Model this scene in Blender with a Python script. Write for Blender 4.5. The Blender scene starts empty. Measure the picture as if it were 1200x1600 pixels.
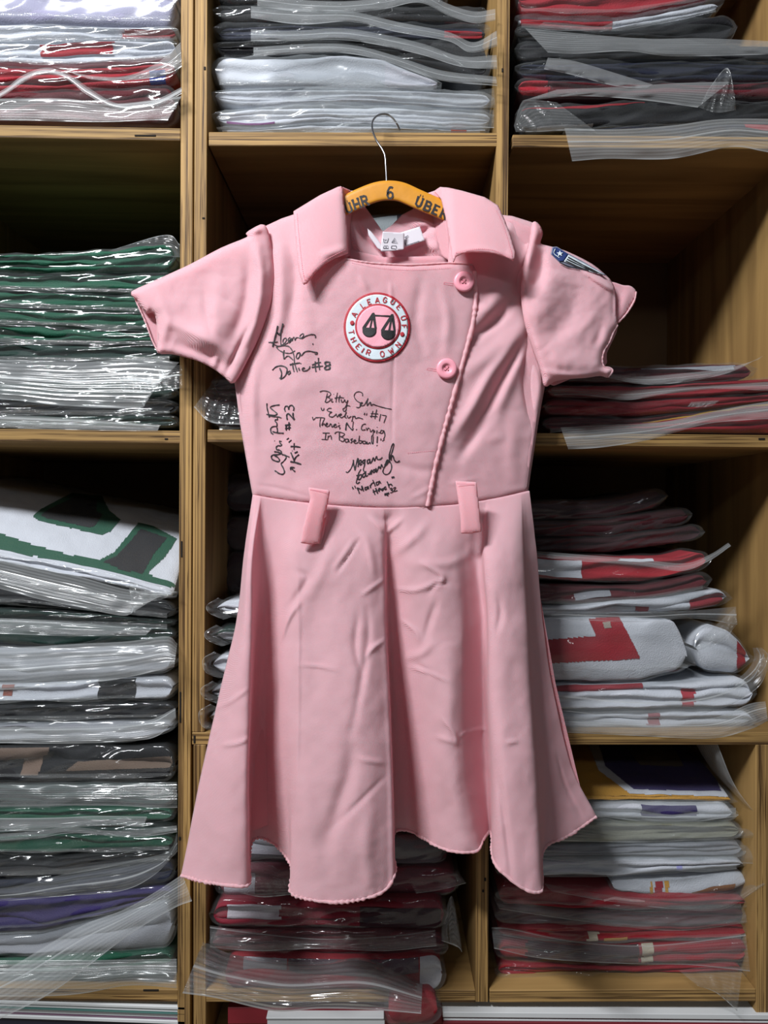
import bpy, math, random
import numpy as np
from mathutils import Vector

sc = bpy.context.scene
COL = sc.collection
# ---------------------------------------------------------------- camera
F = 1102.5            # focal length in pixels of the 1200x1600 frame
CAMD = 1.05           # camera distance from the front plane of the shelving (y = 0)
cam_d = bpy.data.cameras.new('camera'); cam = bpy.data.objects.new('camera', cam_d); COL.objects.link(cam)
cam.location = (0, -CAMD, 0); cam.rotation_euler = (math.pi/2, 0, 0)
cam_d.sensor_fit = 'VERTICAL'; cam_d.sensor_height = 36; cam_d.lens = 36*F/1600
cam_d.clip_start = .02
sc.camera = cam
# ---------------------------------------------------------------- light
w = bpy.data.worlds.new('world'); sc.world = w; w.use_nodes = True
w.node_tree.nodes['Background'].inputs[0].default_value = (.80, .88, 1, 1)
w.node_tree.nodes['Background'].inputs[1].default_value = .055
def area(name, loc, target, sx, sy, power, col):
    l = bpy.data.lights.new(name, 'AREA'); l.shape = 'RECTANGLE'; l.size = sx; l.size_y = sy; l.energy = power; l.color = col
    o = bpy.data.objects.new(name, l); COL.objects.link(o); o.location = loc
    o.rotation_euler = (Vector(target)-Vector(loc)).to_track_quat('-Z', 'Y').to_euler()
    return o
area('tube_lamp_near', (-1.10, -1.50, 1.75), (0, 0, 0), .8, .16, 98, (.97, .98, 1))
area('tube_lamp_far', (-.2, -2.8, 1.15), (0, 0, -.1), 1.2, .15, 5.5, (.93, .97, 1))
sc.view_settings.view_transform = 'Standard'; sc.view_settings.look = 'None'
sc.view_settings.exposure = 0.0; sc.view_settings.gamma = 1; sc.view_settings.use_curve_mapping = False
sc.cycles.transparent_max_bounces = 48; sc.cycles.max_bounces = 8; sc.cycles.use_denoising = True
sc.cycles.caustics_reflective = False; sc.cycles.caustics_refractive = False
sc.cycles.sample_clamp_indirect = 4

# ---------------------------------------------------------------- helpers
def S2L(c): return tuple(((v/255)/12.92 if v/255 <= .04045 else ((v/255+.055)/1.055)**2.4) for v in c)
def P(px, py, d):
    px = np.asarray(px, float); py = np.asarray(py, float); d = np.asarray(d, float)
    px, py, d = np.broadcast_arrays(px, py, d)
    return np.stack([(px-600)*d/F, d-CAMD, (800-py)*d/F], -1)
def vnoise(x, y, seed=0):
    x = np.asarray(x, float); y = np.asarray(y, float)
    r = np.random.RandomState(seed).rand(256, 256)*2-1
    xi = np.floor(x).astype(int); yi = np.floor(y).astype(int); fx = x-xi; fy = y-yi
    fx = fx*fx*(3-2*fx); fy = fy*fy*(3-2*fy)
    g = lambda a, b: r[a % 256, b % 256]
    return (g(xi, yi)*(1-fx)+g(xi+1, yi)*fx)*(1-fy)+(g(xi, yi+1)*(1-fx)+g(xi+1, yi+1)*fx)*fy
def fbm(x, y, seed=0, o=3):
    s = 0
    for k in range(o): s = s + vnoise(x*2**k, y*2**k, seed+k)/2**k
    return s
def ridged(x, y, seed=0, o=3):
    s = 0
    for k in range(o): s = s + (1-2*np.abs(vnoise(x*2**k, y*2**k, seed+k)))/2**k
    return s
def cr(pts, n=8, closed=False):
    p = np.array(pts, float)
    q = np.vstack([p[-1:], p, p[:2]]) if closed else np.vstack([2*p[:1]-p[1:2], p, 2*p[-1:]-p[-2:-1]])
    out = []
    t = np.linspace(0, 1, n, endpoint=False)[:, None]
    for i in range(len(q)-3):
        a, b, c, d = q[i:i+4]
        out.append(.5*((2*b)+(-a+c)*t+(2*a-5*b+4*c-d)*t*t+(-a+3*b-3*c+d)*t**3))
    r = np.vstack(out)
    return r if closed else np.vstack([r, p[-1:]])
def smooth_interp(xs, pts, sm=9):
    a = np.array(sorted(pts), float)
    y = np.interp(xs, a[:, 0], a[:, 1])
    k = np.hanning(sm+2)[1:-1]; k /= k.sum(); pad = sm//2
    return np.convolve(np.pad(y, pad, mode='edge'), k, 'valid')[:len(xs)]
def link_mesh(name, V, Q, mat, parent=None, smooth=True, uv=None, loc=None):
    V = np.asarray(V, float).reshape(-1, 3); Q = np.asarray(Q, int)
    if parent is not None and loc is None: V = V-np.array(parent.get('_o', (0, 0, 0)))
    if loc is not None: V = V-np.array(loc)
    me = bpy.data.meshes.new(name); n = Q.shape[1]
    me.vertices.add(len(V)); me.vertices.foreach_set('co', V.ravel())
    me.loops.add(Q.size); me.loops.foreach_set('vertex_index', Q.ravel())
    me.polygons.add(len(Q)); me.polygons.foreach_set('loop_start', np.arange(0, Q.size, n))
    me.polygons.foreach_set('loop_total', np.full(len(Q), n))
    me.polygons.foreach_set('use_smooth', np.full(len(Q), smooth))
    if uv is not None:
        l = me.uv_layers.new(name='UVMap'); l.data.foreach_set('uv', np.asarray(uv)[Q.ravel()].ravel())
    me.update(calc_edges=True); me.validate()
    me.materials.append(mat)
    o = bpy.data.objects.new(name, me); COL.objects.link(o)
    if parent is not None: o.parent = parent
    if loc is not None: o.location = loc
    return o
def grid_quads(nu, nv, closed_u=False):
    i = np.arange(nu if closed_u else nu-1); j = np.arange(nv-1)
    I, J = np.meshgrid(i, j, indexing='ij'); I2 = (I+1) % nu
    return np.stack([I*nv+J, I2*nv+J, I2*nv+J+1, I*nv+J+1], -1).reshape(-1, 4)
def grid_mesh(name, G, mat, parent=None, uv=None, **k):
    nu, nv = G.shape[:2]
    return link_mesh(name, G.reshape(-1, 3), grid_quads(nu, nv), mat, parent, uv=uv, **k)
def tube(name, pts, r, mat, parent=None, ns=8, rfn=None):
    p = np.asarray(pts, float); n = len(p)
    t = np.gradient(p, axis=0); t /= np.linalg.norm(t, axis=1)[:, None]+1e-12
    up = np.array([0, 1., 0]); a = np.cross(t, up); a /= np.linalg.norm(a, axis=1)[:, None]+1e-9; b = np.cross(t, a)
    th = np.linspace(0, 2*np.pi, ns, endpoint=False)
    rr = np.full(n, r) if rfn is None else rfn
    G = p[:, None]+rr[:, None, None]*(np.cos(th)[None, :, None]*a[:, None]+np.sin(th)[None, :, None]*b[:, None])
    i = np.arange(n-1); j = np.arange(ns); I, J = np.meshgrid(i, j, indexing='ij'); J2 = (J+1) % ns
    Q = np.stack([I*ns+J, I*ns+J2, (I+1)*ns+J2, (I+1)*ns+J], -1).reshape(-1, 4)
    return link_mesh(name, G.reshape(-1, 3), Q, mat, parent)
def empty(name, loc, label, cat, group=None):
    o = bpy.data.objects.new(name, None); COL.objects.link(o); o.location = loc; o.empty_display_size = .03
    o['_o'] = tuple(float(v) for v in loc); o['label'] = label; o['category'] = cat
    if group: o['group'] = group
    return o
def box_mesh(sx, sy, sz, bev=.001):
    import bmesh
    bm = bmesh.new(); bmesh.ops.create_cube(bm, size=1)
    bmesh.ops.scale(bm, vec=(sx, sy, sz), verts=bm.verts)
    if bev: bmesh.ops.bevel(bm, geom=bm.edges[:], offset=bev, segments=1, affect='EDGES')
    me = bpy.data.meshes.new('board'); bm.to_mesh(me); bm.free(); return me
def seg_dist(x, y, pts):
    """distance to a polyline and the 0..1 parameter along it"""
    p = np.asarray(pts, float); best = np.full(x.shape, 1e9); par = np.zeros(x.shape)
    L = np.r_[0, np.cumsum(np.hypot(*np.diff(p, axis=0).T))]
    for i in range(len(p)-1):
        a, b = p[i], p[i+1]; ab = b-a; l2 = (ab**2).sum()+1e-9
        t = np.clip(((x-a[0])*ab[0]+(y-a[1])*ab[1])/l2, 0, 1)
        dd = np.hypot(x-a[0]-t*ab[0], y-a[1]-t*ab[1]); m = dd < best
        best = np.where(m, dd, best); par = np.where(m, (L[i]+t*np.sqrt(l2))/L[-1], par)
    return best, par
def strokes(x, y, lst):
    s = np.zeros(np.broadcast(x, y).shape)
    for pts, wd, amp in lst:
        a = np.array(pts, float); m = (x > a[:, 0].min()-3*wd) & (x < a[:, 0].max()+3*wd) & (y > a[:, 1].min()-3*wd) & (y < a[:, 1].max()+3*wd)
        if not m.any(): continue
        dd, t = seg_dist(x[m], y[m], cr(pts, 4) if len(pts) > 2 else pts)
        s[m] += amp*np.exp(-(dd/wd)**2)*np.clip(np.sin(np.pi*np.clip(t, .02, .98))**.6, 0, 1)
    return s
def in_poly(x, y, poly):
    c = np.zeros(x.shape, bool); p = np.asarray(poly, float)
    for i in range(len(p)):
        x1, y1 = p[i-1]; x2, y2 = p[i]
        if y1 == y2: continue
        c ^= ((y1 > y) != (y2 > y)) & (x < (x2-x1)*(y-y1)/(y2-y1)+x1)
    return c
def cloth(name, outline, dfn, mat, parent, step=3.0, roll=.0, rollw=8, thick=.0012, uvs=False):
    """a cloth panel: cells inside the outline, its rim drawn onto the outline, depth from dfn"""
    o = np.asarray(outline, float)
    x0, y0 = o.min(0)-step; x1, y1 = o.max(0)+step
    xs = np.arange(x0, x1+step, step); ys = np.arange(y0, y1+step, step)
    X, Y = np.meshgrid(xs, ys, indexing='ij')
    cx = (X[:-1, :-1]+X[1:, 1:])/2; cy = (Y[:-1, :-1]+Y[1:, 1:])/2
    ins = in_poly(cx, cy, o)
    cnt = np.zeros(X.shape, int)
    for a in (0, 1):
        for b in (0, 1): cnt[a:a+ins.shape[0], b:b+ins.shape[1]] += ins
    rim = (cnt > 0) & (cnt < 4)
    bx = X[rim].copy(); by = Y[rim].copy(); best = np.full(bx.shape, 1e9); nx = bx.copy(); ny = by.copy()
    for i in range(len(o)):
        a = o[i-1]; ab = o[i]-a; l2 = (ab**2).sum()+1e-9
        t = np.clip(((bx-a[0])*ab[0]+(by-a[1])*ab[1])/l2, 0, 1); qx = a[0]+t*ab[0]; qy = a[1]+t*ab[1]
        dd = np.hypot(bx-qx, by-qy); m = dd < best; best[m] = dd[m]; nx[m] = qx[m]; ny[m] = qy[m]
    X[rim] = nx; Y[rim] = ny
    used = cnt > 0; idx = np.full(X.shape, -1); idx[used] = np.arange(used.sum())
    ii, jj = np.nonzero(ins)
    Q = np.stack([idx[ii, jj], idx[ii+1, jj], idx[ii+1, jj+1], idx[ii, jj+1]], -1)
    x = X[used]; y = Y[used]; d = dfn(x, y)
    if roll:
        dd, _ = seg_dist(x, y, np.vstack([o, o[:1]])); d = d+roll*np.exp(-(dd/rollw)**1.5)
    ob = link_mesh(name, P(x, y, d), Q, mat, parent, uv=np.stack([x, y], -1)/100 if uvs else None)
    if thick:
        m = ob.modifiers.new('thickness', 'SOLIDIFY'); m.thickness = thick; m.offset = 0
    return ob
def ribbon(name, lines, dfn, wd, mat, parent, off=.0009, smooth=4):
    """flat ink or thread lines lying on a surface whose depth is dfn"""
    V = []; Q = []; k = 0
    for ln in lines:
        w_ = wd
        if isinstance(ln, tuple): w_, ln = ln
        p = np.array(ln, float)
        if len(p) == 1: p = np.vstack([p, p+[.9, .5]])
        if len(p) > 2: p = cr(p, smooth)
        t = np.gradient(p, axis=0); t /= np.linalg.norm(t, axis=1)[:, None]+1e-9
        nrm = np.stack([-t[:, 1], t[:, 0]], -1); ww = w_/2*(1+.18*np.sin(np.arange(len(p))*1.3+k))[:, None]
        a = p+nrm*ww; b = p-nrm*ww; d = dfn(p[:, 0], p[:, 1])-off-.00001*(len(V) % 7)
        V.append(P(a[:, 0], a[:, 1], d)); V.append(P(b[:, 0], b[:, 1], d)); n = len(p)
        i = np.arange(n-1); Q.append(np.stack([k+i, k+i+1, k+n+i+1, k+n+i], -1)); k += 2*n
    return link_mesh(name, np.vstack(V), np.vstack(Q), mat, parent)
def patch(name, poly, dfn, mat, parent, off, thick=.0004, step=2.0):
    return cloth(name, poly, lambda x, y: dfn(x, y)-off, mat, parent, step=step, thick=thick)

# ---------------------------------------------------------------- materials
def mat(name, col=(200, 200, 200), rough=.6, metal=0, spec=.5, bump=None, sheen=0, var=0, varscale=8):
    m = bpy.data.materials.new(name); m.use_nodes = True; N = m.node_tree.nodes; L = m.node_tree.links
    b = N['Principled BSDF']; c = S2L(col); b.inputs['Base Color'].default_value = (*c, 1)
    b.inputs['Roughness'].default_value = rough; b.inputs['Metallic'].default_value = metal
    b.inputs['Specular IOR Level'].default_value = spec
    if sheen: b.inputs['Sheen Weight'].default_value = sheen
    tc = N.new('ShaderNodeTexCoord')
    if var:
        n = N.new('ShaderNodeTexNoise'); n.inputs['Scale'].default_value = varscale; n.inputs['Detail'].default_value = 4
        L.new(tc.outputs['Object'], n.inputs['Vector'])
        r = N.new('ShaderNodeMix'); r.data_type = 'RGBA'
        r.inputs[6].default_value = (*[v*(1-var) for v in c], 1); r.inputs[7].default_value = (*[min(1, v*(1+var)) for v in c], 1)
        L.new(n.outputs['Fac'], r.inputs[0]); L.new(r.outputs[2], b.inputs['Base Color'])
    if bump:
        kind, scale, dist = bump
        if kind == 'weave':
            wv = N.new('ShaderNodeTexWave'); wv.inputs['Scale'].default_value = scale; wv.bands_direction = 'DIAGONAL'; wv.inputs['Distortion'].default_value = .6
            w2 = N.new('ShaderNodeTexNoise'); w2.inputs['Scale'].default_value = scale*2.3
            L.new(tc.outputs['Object'], wv.inputs['Vector']); L.new(tc.outputs['Object'], w2.inputs['Vector'])
            ad = N.new('ShaderNodeMath'); ad.operation = 'ADD'; L.new(wv.outputs['Fac'], ad.inputs[0]); L.new(w2.outputs['Fac'], ad.inputs[1]); src = ad.outputs[0]
        elif kind == 'mesh':
            wv = N.new('ShaderNodeTexVoronoi'); wv.inputs['Scale'].default_value = scale
            L.new(tc.outputs['Object'], wv.inputs['Vector']); src = wv.outputs['Distance']
        else:
            wv = N.new('ShaderNodeTexNoise'); wv.inputs['Scale'].default_value = scale; wv.inputs['Detail'].default_value = 5
            L.new(tc.outputs['Object'], wv.inputs['Vector']); src = wv.outputs['Fac']
        bp = N.new('ShaderNodeBump'); bp.inputs['Strength'].default_value = 1; bp.inputs['Distance'].default_value = dist
        L.new(src, bp.inputs['Height']); L.new(bp.outputs[0], b.inputs['Normal'])
    return m
def cloth_mat(name, col, **k):
    m = mat(name, col, rough=.75, spec=.25, bump=('weave', 420, .0003), sheen=.15, **k)
    N = m.node_tree.nodes; L = m.node_tree.links; b = N['Principled BSDF']; out = N['Material Output']
    b.inputs['Subsurface Weight'].default_value = .35; b.inputs['Subsurface Radius'].default_value = (1, .22, .25); b.inputs['Subsurface Scale'].default_value = .012
    tr = N.new('ShaderNodeBsdfTranslucent'); c = S2L(col); tr.inputs[0].default_value = (c[0], c[1]*.42, c[2]*.45, 1)
    mx = N.new('ShaderNodeMixShader'); mx.inputs[0].default_value = .18
    L.new(b.outputs[0], mx.inputs[1]); L.new(tr.outputs[0], mx.inputs[2]); L.new(mx.outputs[0], out.inputs[0]); return m
def film_mat(name, milk, rough=.13, tint=(.97, .98, .98), bump=.0028, stripes=False, boost=1.0, cap=.22, patchy=True):
    m = bpy.data.materials.new(name); m.use_nodes = True; N = m.node_tree.nodes; L = m.node_tree.links
    N.remove(N['Principled BSDF']); out = N['Material Output']
    tc = N.new('ShaderNodeTexCoord'); mp = N.new('ShaderNodeMapping'); mp.inputs['Scale'].default_value = (1, 1, 2.2)
    L.new(tc.outputs['Object'], mp.inputs[0])
    n = N.new('ShaderNodeTexNoise'); n.noise_type = 'RIDGED_MULTIFRACTAL'; n.inputs['Scale'].default_value = 9; n.inputs['Detail'].default_value = 1.6; n.inputs['Distortion'].default_value = .6
    L.new(mp.outputs[0], n.inputs['Vector'])
    bp = N.new('ShaderNodeBump'); bp.inputs['Distance'].default_value = bump; bp.inputs['Strength'].default_value = 1
    nb = N.new('ShaderNodeTexNoise'); nb.inputs['Scale'].default_value = 11; nb.inputs['Detail'].default_value = 1; L.new(tc.outputs['Object'], nb.inputs['Vector'])
    mk = N.new('ShaderNodeMapRange'); mk.inputs[1].default_value = .50 if patchy else .2; mk.inputs[2].default_value = .64 if patchy else .5; mk.inputs[3].default_value = .12; L.new(nb.outputs['Fac'], mk.inputs[0])
    hm = N.new('ShaderNodeMath'); hm.operation = 'MULTIPLY'; L.new(n.outputs['Fac'], hm.inputs[0]); L.new(mk.outputs[0], hm.inputs[1])
    L.new(hm.outputs[0], bp.inputs['Height']); nrm = bp.outputs[0]
    milkout = None
    if stripes:
        uvn = N.new('ShaderNodeSeparateXYZ'); L.new(tc.outputs['UV'], uvn.inputs[0])
        mm = N.new('ShaderNodeMath'); mm.operation = 'MULTIPLY'; mm.inputs[1].default_value = 62; L.new(uvn.outputs['Y'], mm.inputs[0])
        sn = N.new('ShaderNodeMath'); sn.operation = 'SINE'; L.new(mm.outputs[0], sn.inputs[0])
        mr = N.new('ShaderNodeMapRange'); mr.inputs[1].default_value = -1; mr.inputs[2].default_value = 1; mr.inputs[3].default_value = milk*.75; mr.inputs[4].default_value = milk*1.25
        L.new(sn.outputs[0], mr.inputs[0]); milkout = mr.outputs[0]
        b2 = N.new('ShaderNodeBump'); b2.inputs['Distance'].default_value = .0003; L.new(sn.outputs[0], b2.inputs['Height']); L.new(nrm, b2.inputs['Normal']); nrm = b2.outputs[0]
    fr = N.new('ShaderNodeFresnel'); fr.inputs[0].default_value = 1.45; L.new(nrm, fr.inputs[1])
    mu = N.new('ShaderNodeMath'); mu.operation = 'MULTIPLY_ADD'; mu.inputs[1].default_value = boost; mu.inputs[2].default_value = .01; mu.use_clamp = True; L.new(fr.outputs[0], mu.inputs[0])
    g = N.new('ShaderNodeBsdfGlossy'); g.inputs['Roughness'].default_value = rough; L.new(nrm, g.inputs['Normal'])
    t = N.new('ShaderNodeBsdfTransparent'); t.inputs[0].default_value = (*tint, 1)
    a = N.new('ShaderNodeMixShader'); mn = N.new('ShaderNodeMath'); mn.operation = 'MINIMUM'; mn.inputs[1].default_value = cap; L.new(mu.outputs[0], mn.inputs[0]); L.new(mn.outputs[0], a.inputs[0]); L.new(t.outputs[0], a.inputs[1]); L.new(g.outputs[0], a.inputs[2])
    df = N.new('ShaderNodeBsdfDiffuse'); df.inputs[0].default_value = (.78, .82, .84, 1); tl = N.new('ShaderNodeBsdfTranslucent'); tl.inputs[0].default_value = (.78, .82, .84, 1)
    dm = N.new('ShaderNodeMixShader'); dm.inputs[0].default_value = .4; L.new(df.outputs[0], dm.inputs[1]); L.new(tl.outputs[0], dm.inputs[2])
    f = N.new('ShaderNodeMixShader'); f.inputs[0].default_value = milk
    if milkout is not None: L.new(milkout, f.inputs[0])
    L.new(a.outputs[0], f.inputs[1]); L.new(dm.outputs[0], f.inputs[2]); L.new(f.outputs[0], out.inputs[0])
    return m
def ply_mat(name, light=(170, 136, 84), dark=(80, 57, 32), face=False):
    """plywood: grain runs along local X, laminations stack along local Z"""
    m = bpy.data.materials.new(name); m.use_nodes = True; N = m.node_tree.nodes; L = m.node_tree.links
    b = N['Principled BSDF']; b.inputs['Roughness'].default_value = .62; b.inputs['Specular IOR Level'].default_value = .3
    tc = N.new('ShaderNodeTexCoord'); info = N.new('ShaderNodeObjectInfo')
    mp = N.new('ShaderNodeMapping'); mp.inputs['Scale'].default_value = (2.6, 24, 300)
    cmb = N.new('ShaderNodeCombineXYZ')
    mu = N.new('ShaderNodeMath'); mu.operation = 'MULTIPLY'; mu.inputs[1].default_value = 37; L.new(info.outputs['Random'], mu.inputs[0])
    for k in range(3): L.new(mu.outputs[0], cmb.inputs[k])
    L.new(cmb.outputs[0], mp.inputs['Location']); L.new(tc.outputs['Object'], mp.inputs[0])
    n = N.new('ShaderNodeTexNoise'); n.inputs['Scale'].default_value = 1; n.inputs['Detail'].default_value = 5; n.inputs['Distortion'].default_value = .35; n.inputs['Roughness'].default_value = .6
    L.new(mp.outputs[0], n.inputs['Vector'])
    rp = N.new('ShaderNodeValToRGB'); e = rp.color_ramp.elements
    e[0].position = .38; e[0].color = (*S2L(dark), 1); e[1].position = .57; e[1].color = (*S2L(light), 1)
    k = e.new(.455); k.color = (*S2L(tuple((a*.45+c*.55) for a, c in zip(dark, light))), 1)
    k = e.new(.72); k.color = (*S2L(tuple(min(255, a*1.12) for a in light)), 1)
    L.new(n.outputs['Fac'], rp.inputs[0])
    # long dark checks along the laminations
    m2 = N.new('ShaderNodeMapping'); m2.inputs['Scale'].default_value = (9, 60, 420); L.new(tc.outputs['Object'], m2.inputs[0]); L.new(cmb.outputs[0], m2.inputs['Location'])
    n2 = N.new('ShaderNodeTexNoise'); n2.inputs['Scale'].default_value = 1; n2.inputs['Detail'].default_value = 2; L.new(m2.outputs[0], n2.inputs['Vector'])
    r2 = N.new('ShaderNodeValToRGB'); r2.color_ramp.elements[0].position = .32; r2.color_ramp.elements[0].color = (.25, .2, .15, 1); r2.color_ramp.elements[1].position = .41; r2.color_ramp.elements[1].color = (1, 1, 1, 1)
    L.new(n2.outputs['Fac'], r2.inputs[0])
    n3 = N.new('ShaderNodeTexNoise'); n3.inputs['Scale'].default_value = 5; n3.inputs['Detail'].default_value = 3; L.new(tc.outputs['Object'], n3.inputs['Vector'])
    mr = N.new('ShaderNodeMapRange'); mr.inputs[3].default_value = .78; mr.inputs[4].default_value = 1.15; L.new(n3.outputs['Fac'], mr.inputs[0])
    x = N.new('ShaderNodeMix'); x.data_type = 'RGBA'; x.blend_type = 'MULTIPLY'; x.inputs[0].default_value = 1; L.new(rp.outputs[0], x.inputs[6]); L.new(r2.outputs[0], x.inputs[7])
    y = N.new('ShaderNodeVectorMath'); y.operation = 'SCALE'; L.new(x.outputs[2], y.inputs[0]); L.new(mr.outputs[0], y.inputs['Scale'])
    m4 = N.new('ShaderNodeMapping'); m4.inputs['Scale'].default_value = (1.6, 22, 22); L.new(cmb.outputs[0], m4.inputs['Location']); L.new(tc.outputs['Object'], m4.inputs[0])
    n4 = N.new('ShaderNodeTexNoise'); n4.inputs['Scale'].default_value = 1; n4.inputs['Detail'].default_value = 6; n4.inputs['Distortion'].default_value = .8; L.new(m4.outputs[0], n4.inputs['Vector'])
    r4 = N.new('ShaderNodeValToRGB'); q = r4.color_ramp.elements; q[0].position = .3; q[0].color = (*S2L(tuple(a*.5+c*.5 for a, c in zip(dark, light))), 1); q[1].position = .62; q[1].color = (*S2L(tuple(a*.96 for a in light)), 1); L.new(n4.outputs['Fac'], r4.inputs[0])
    sp = N.new('ShaderNodeSeparateXYZ'); L.new(tc.outputs['Normal'], sp.inputs[0]); ab = N.new('ShaderNodeMath'); ab.operation = 'ABSOLUTE'; L.new(sp.outputs['Z'], ab.inputs[0])
    fm = N.new('ShaderNodeMix'); fm.data_type = 'RGBA'; L.new(ab.outputs[0], fm.inputs[0]); L.new(y.outputs[0], fm.inputs[6]); L.new(r4.outputs[0], fm.inputs[7])
    L.new(fm.outputs[2], b.inputs['Base Color'])
    bp = N.new('ShaderNodeBump'); bp.inputs['Distance'].default_value = .0006; L.new(n.outputs['Fac'], bp.inputs['Height']); L.new(bp.outputs[0], b.inputs['Normal'])
    return m
PLY = ply_mat('plywood'); PLYD = ply_mat('plywood_brown', (150, 104, 58), (80, 48, 24))
BACKM = mat('back_board_wood', (104, 80, 52), .8, var=.2, bump=('noise', 40, .0005))
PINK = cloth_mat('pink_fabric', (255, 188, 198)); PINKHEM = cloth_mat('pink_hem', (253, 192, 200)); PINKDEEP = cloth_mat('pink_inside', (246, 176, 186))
INK = mat('black_marker_ink', (24, 20, 26), .5)
FILM = film_mat('clear_film', .04, .08, bump=.008, cap=.085); FILMM = film_mat('milky_film', .13, .16, bump=.005, cap=.06); FLAP = film_mat('zip_flap_film', .21, .2, stripes=True, bump=.003, cap=.045); FLAPC = film_mat('zip_flap_clear', .09, .12, stripes=True, bump=.006, cap=.09)
SEAL = film_mat('zip_seal_plastic', .34, .3, bump=.0005)
_fab = {}
def fab(c):
    if c not in _fab: _fab[c] = mat('jersey_%d' % len(_fab), c, .72, spec=.3, bump=('mesh', 520, .0004), var=.08, varscale=30)
    return _fab[c]
WHITE, LAV, GREY = (190, 193, 202), (140, 138, 164), (136, 138, 146)
RED, MAROON, GREEN, DGREEN, BLACK, NAVY, PURPLE, GOLD, BLUE = (146, 24, 38), (82, 18, 28), (16, 74, 54), (16, 44, 38), (24, 24, 28), (28, 32, 50), (46, 36, 88), (190, 140, 52), (36, 52, 128)

# ---------------------------------------------------------------- structure
fl = link_mesh('floor', [(-3, -3.5, -1.12), (3, -3.5, -1.12), (3, .6, -1.12), (-3, .6, -1.12)], [(0, 1, 2, 3)], mat('concrete_floor', (140, 134, 124), .8, var=.2, varscale=3, bump=('noise', 30, .001)), smooth=False)
fl['kind'] = 'structure'
wl = link_mesh('wall_back', [(-3, .56, -1.12), (3, .56, -1.12), (3, .56, 1.7), (-3, .56, 1.7)], [(0, 1, 2, 3)], mat('painted_wall', (150, 146, 138), .9, var=.1, bump=('noise', 60, .0005)), smooth=False)
wl['kind'] = 'structure'

# ---------------------------------------------------------------- shelving
S = F/CAMD; DEP = .48; TH = .0185
def board(name, p0, p1, parent, th=None, y0=0., y1=DEP, m=None):
    """a plywood board whose front edge runs from pixel p0 to p1 (centre line, at the front plane)"""
    a = Vector(((p0[0]-600)/S, 0, (800-p0[1])/S)); b = Vector(((p1[0]-600)/S, 0, (800-p1[1])/S))
    L = (b-a).length; ang = math.atan2(b.z-a.z, b.x-a.x)
    me = box_mesh(L, y1-y0, th or TH, .0008); me.materials.append(m or PLY)
    o = bpy.data.objects.new(name, me); COL.objects.link(o); c = (a+b)/2; c.y = (y0+y1)/2
    o.parent = parent; o.location = c-Vector(parent['_o']); o.rotation_euler = (0, -ang, 0)
    return o
def back(parent, x0, x1, y0, y1):
    me = box_mesh((x1-x0)/S, .006, (y1-y0)/S, 0); me.materials.append(BACKM)
    o = bpy.data.objects.new('back_panel', me); COL.objects.link(o); o.parent = parent
    o.location = Vector((((x0+x1)/2-600)/S, DEP+.0035, (800-(y0+y1)/2)/S))-Vector(parent['_o']); return o
def mark(parent, px, py, w, h):
    """a thin dark slip on the board edge, painted as the shade of a ply void"""
    me = box_mesh(w/S, .0012, h/S, .0002); me.materials.append(VOIDSHADE)
    o = bpy.data.objects.new('ply_void_shade', me); COL.objects.link(o); o.parent = parent
    o.location = Vector(((px-600)/S, -.0003, (800-py)/S))-Vector(parent['_o'])
VOIDSHADE = mat('void_shade_paint', (22, 16, 10), .9)  # shade of the ply voids put in as a dark colour, no holes cut
FLOORPX = 800+1.12*S
u1 = empty('shelving_unit', ((45-600)/S, .24, -1.12), 'open plywood shelving unit on the left, holding green and purple jerseys', 'shelf')
board('side_panel', (293, -160), (285.5, FLOORPX), u1); board('side_panel', (-182, -160), (-190, FLOORPX), u1)
for ya, yb in ((202, 210), (678, 683), (1551, 1556), (1653, 1655), (-150, -150)): board('shelf_board', (-174, ya), (282 if ya < 900 else 278, yb), u1)
back(u1, -192, 290, -150, 1650)
u2 = empty('shelving_unit', (.25, .24, (800-1166)/S), 'upper plywood shelving unit behind the pink dress', 'shelf')
board('side_panel', (315, -160), (309.5, 1144), u2); board('side_panel', (789, -160), (776, 1144), u2); board('side_panel', (1258, -160), (1248, 1144), u2)
board('shelf_board', (326, 217), (777, 218), u2, th=.0205); board('shelf_board', (324, 681), (772, 684), u2)
board('shelf_board', (801, 220), (1248, 224), u2); board('shelf_board', (795, 686), (1244, 690), u2)
board('shelf_board', (300, 1154), (1262, 1154), u2, m=PLY); board('shelf_board', (326, -150), (1250, -150), u2)
back(u2, 306, 1262, -150, 1145)
u3 = empty('shelving_unit', (.13, .24, -1.12), 'lower plywood shelving unit under the pink dress hem', 'shelf')
board('side_panel', (312, 1164), (312, FLOORPX), u3); board('side_panel', (754, 1164), (753, 1566), u3); board('side_panel', (1191, 1164), (1191, FLOORPX), u3)
board('shelf_board', (322, 1556), (743, 1557), u3); board('shelf_board', (765, 1557), (1181, 1555), u3); board('shelf_board', (322, 1655), (1181, 1655), u3)
back(u3, 303, 1200, 1164, 1650)
for a in ((u1, 227, 212, 33, 2.6), (u1, 284, 858, 2.5, 25), (u1, 282, 1105, 2.5, 48), (u1, 281, 1310, 3.5, 5), (u2, 318, 341, 4, 2.5), (u2, 320, 107, 3, 5), (u2, 785, 110, 2.5, 6), (u3, 758, 1374, 3, 5), (u3, 755, 1392, 3, 4), (u1, 260, 686, 5, 2.5), (u2, 1190, 686, 10, 3), (u3, 304, 1155, 3, 12), (u1, 236, 1547, 24, 2.5)): mark(*a)

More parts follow.
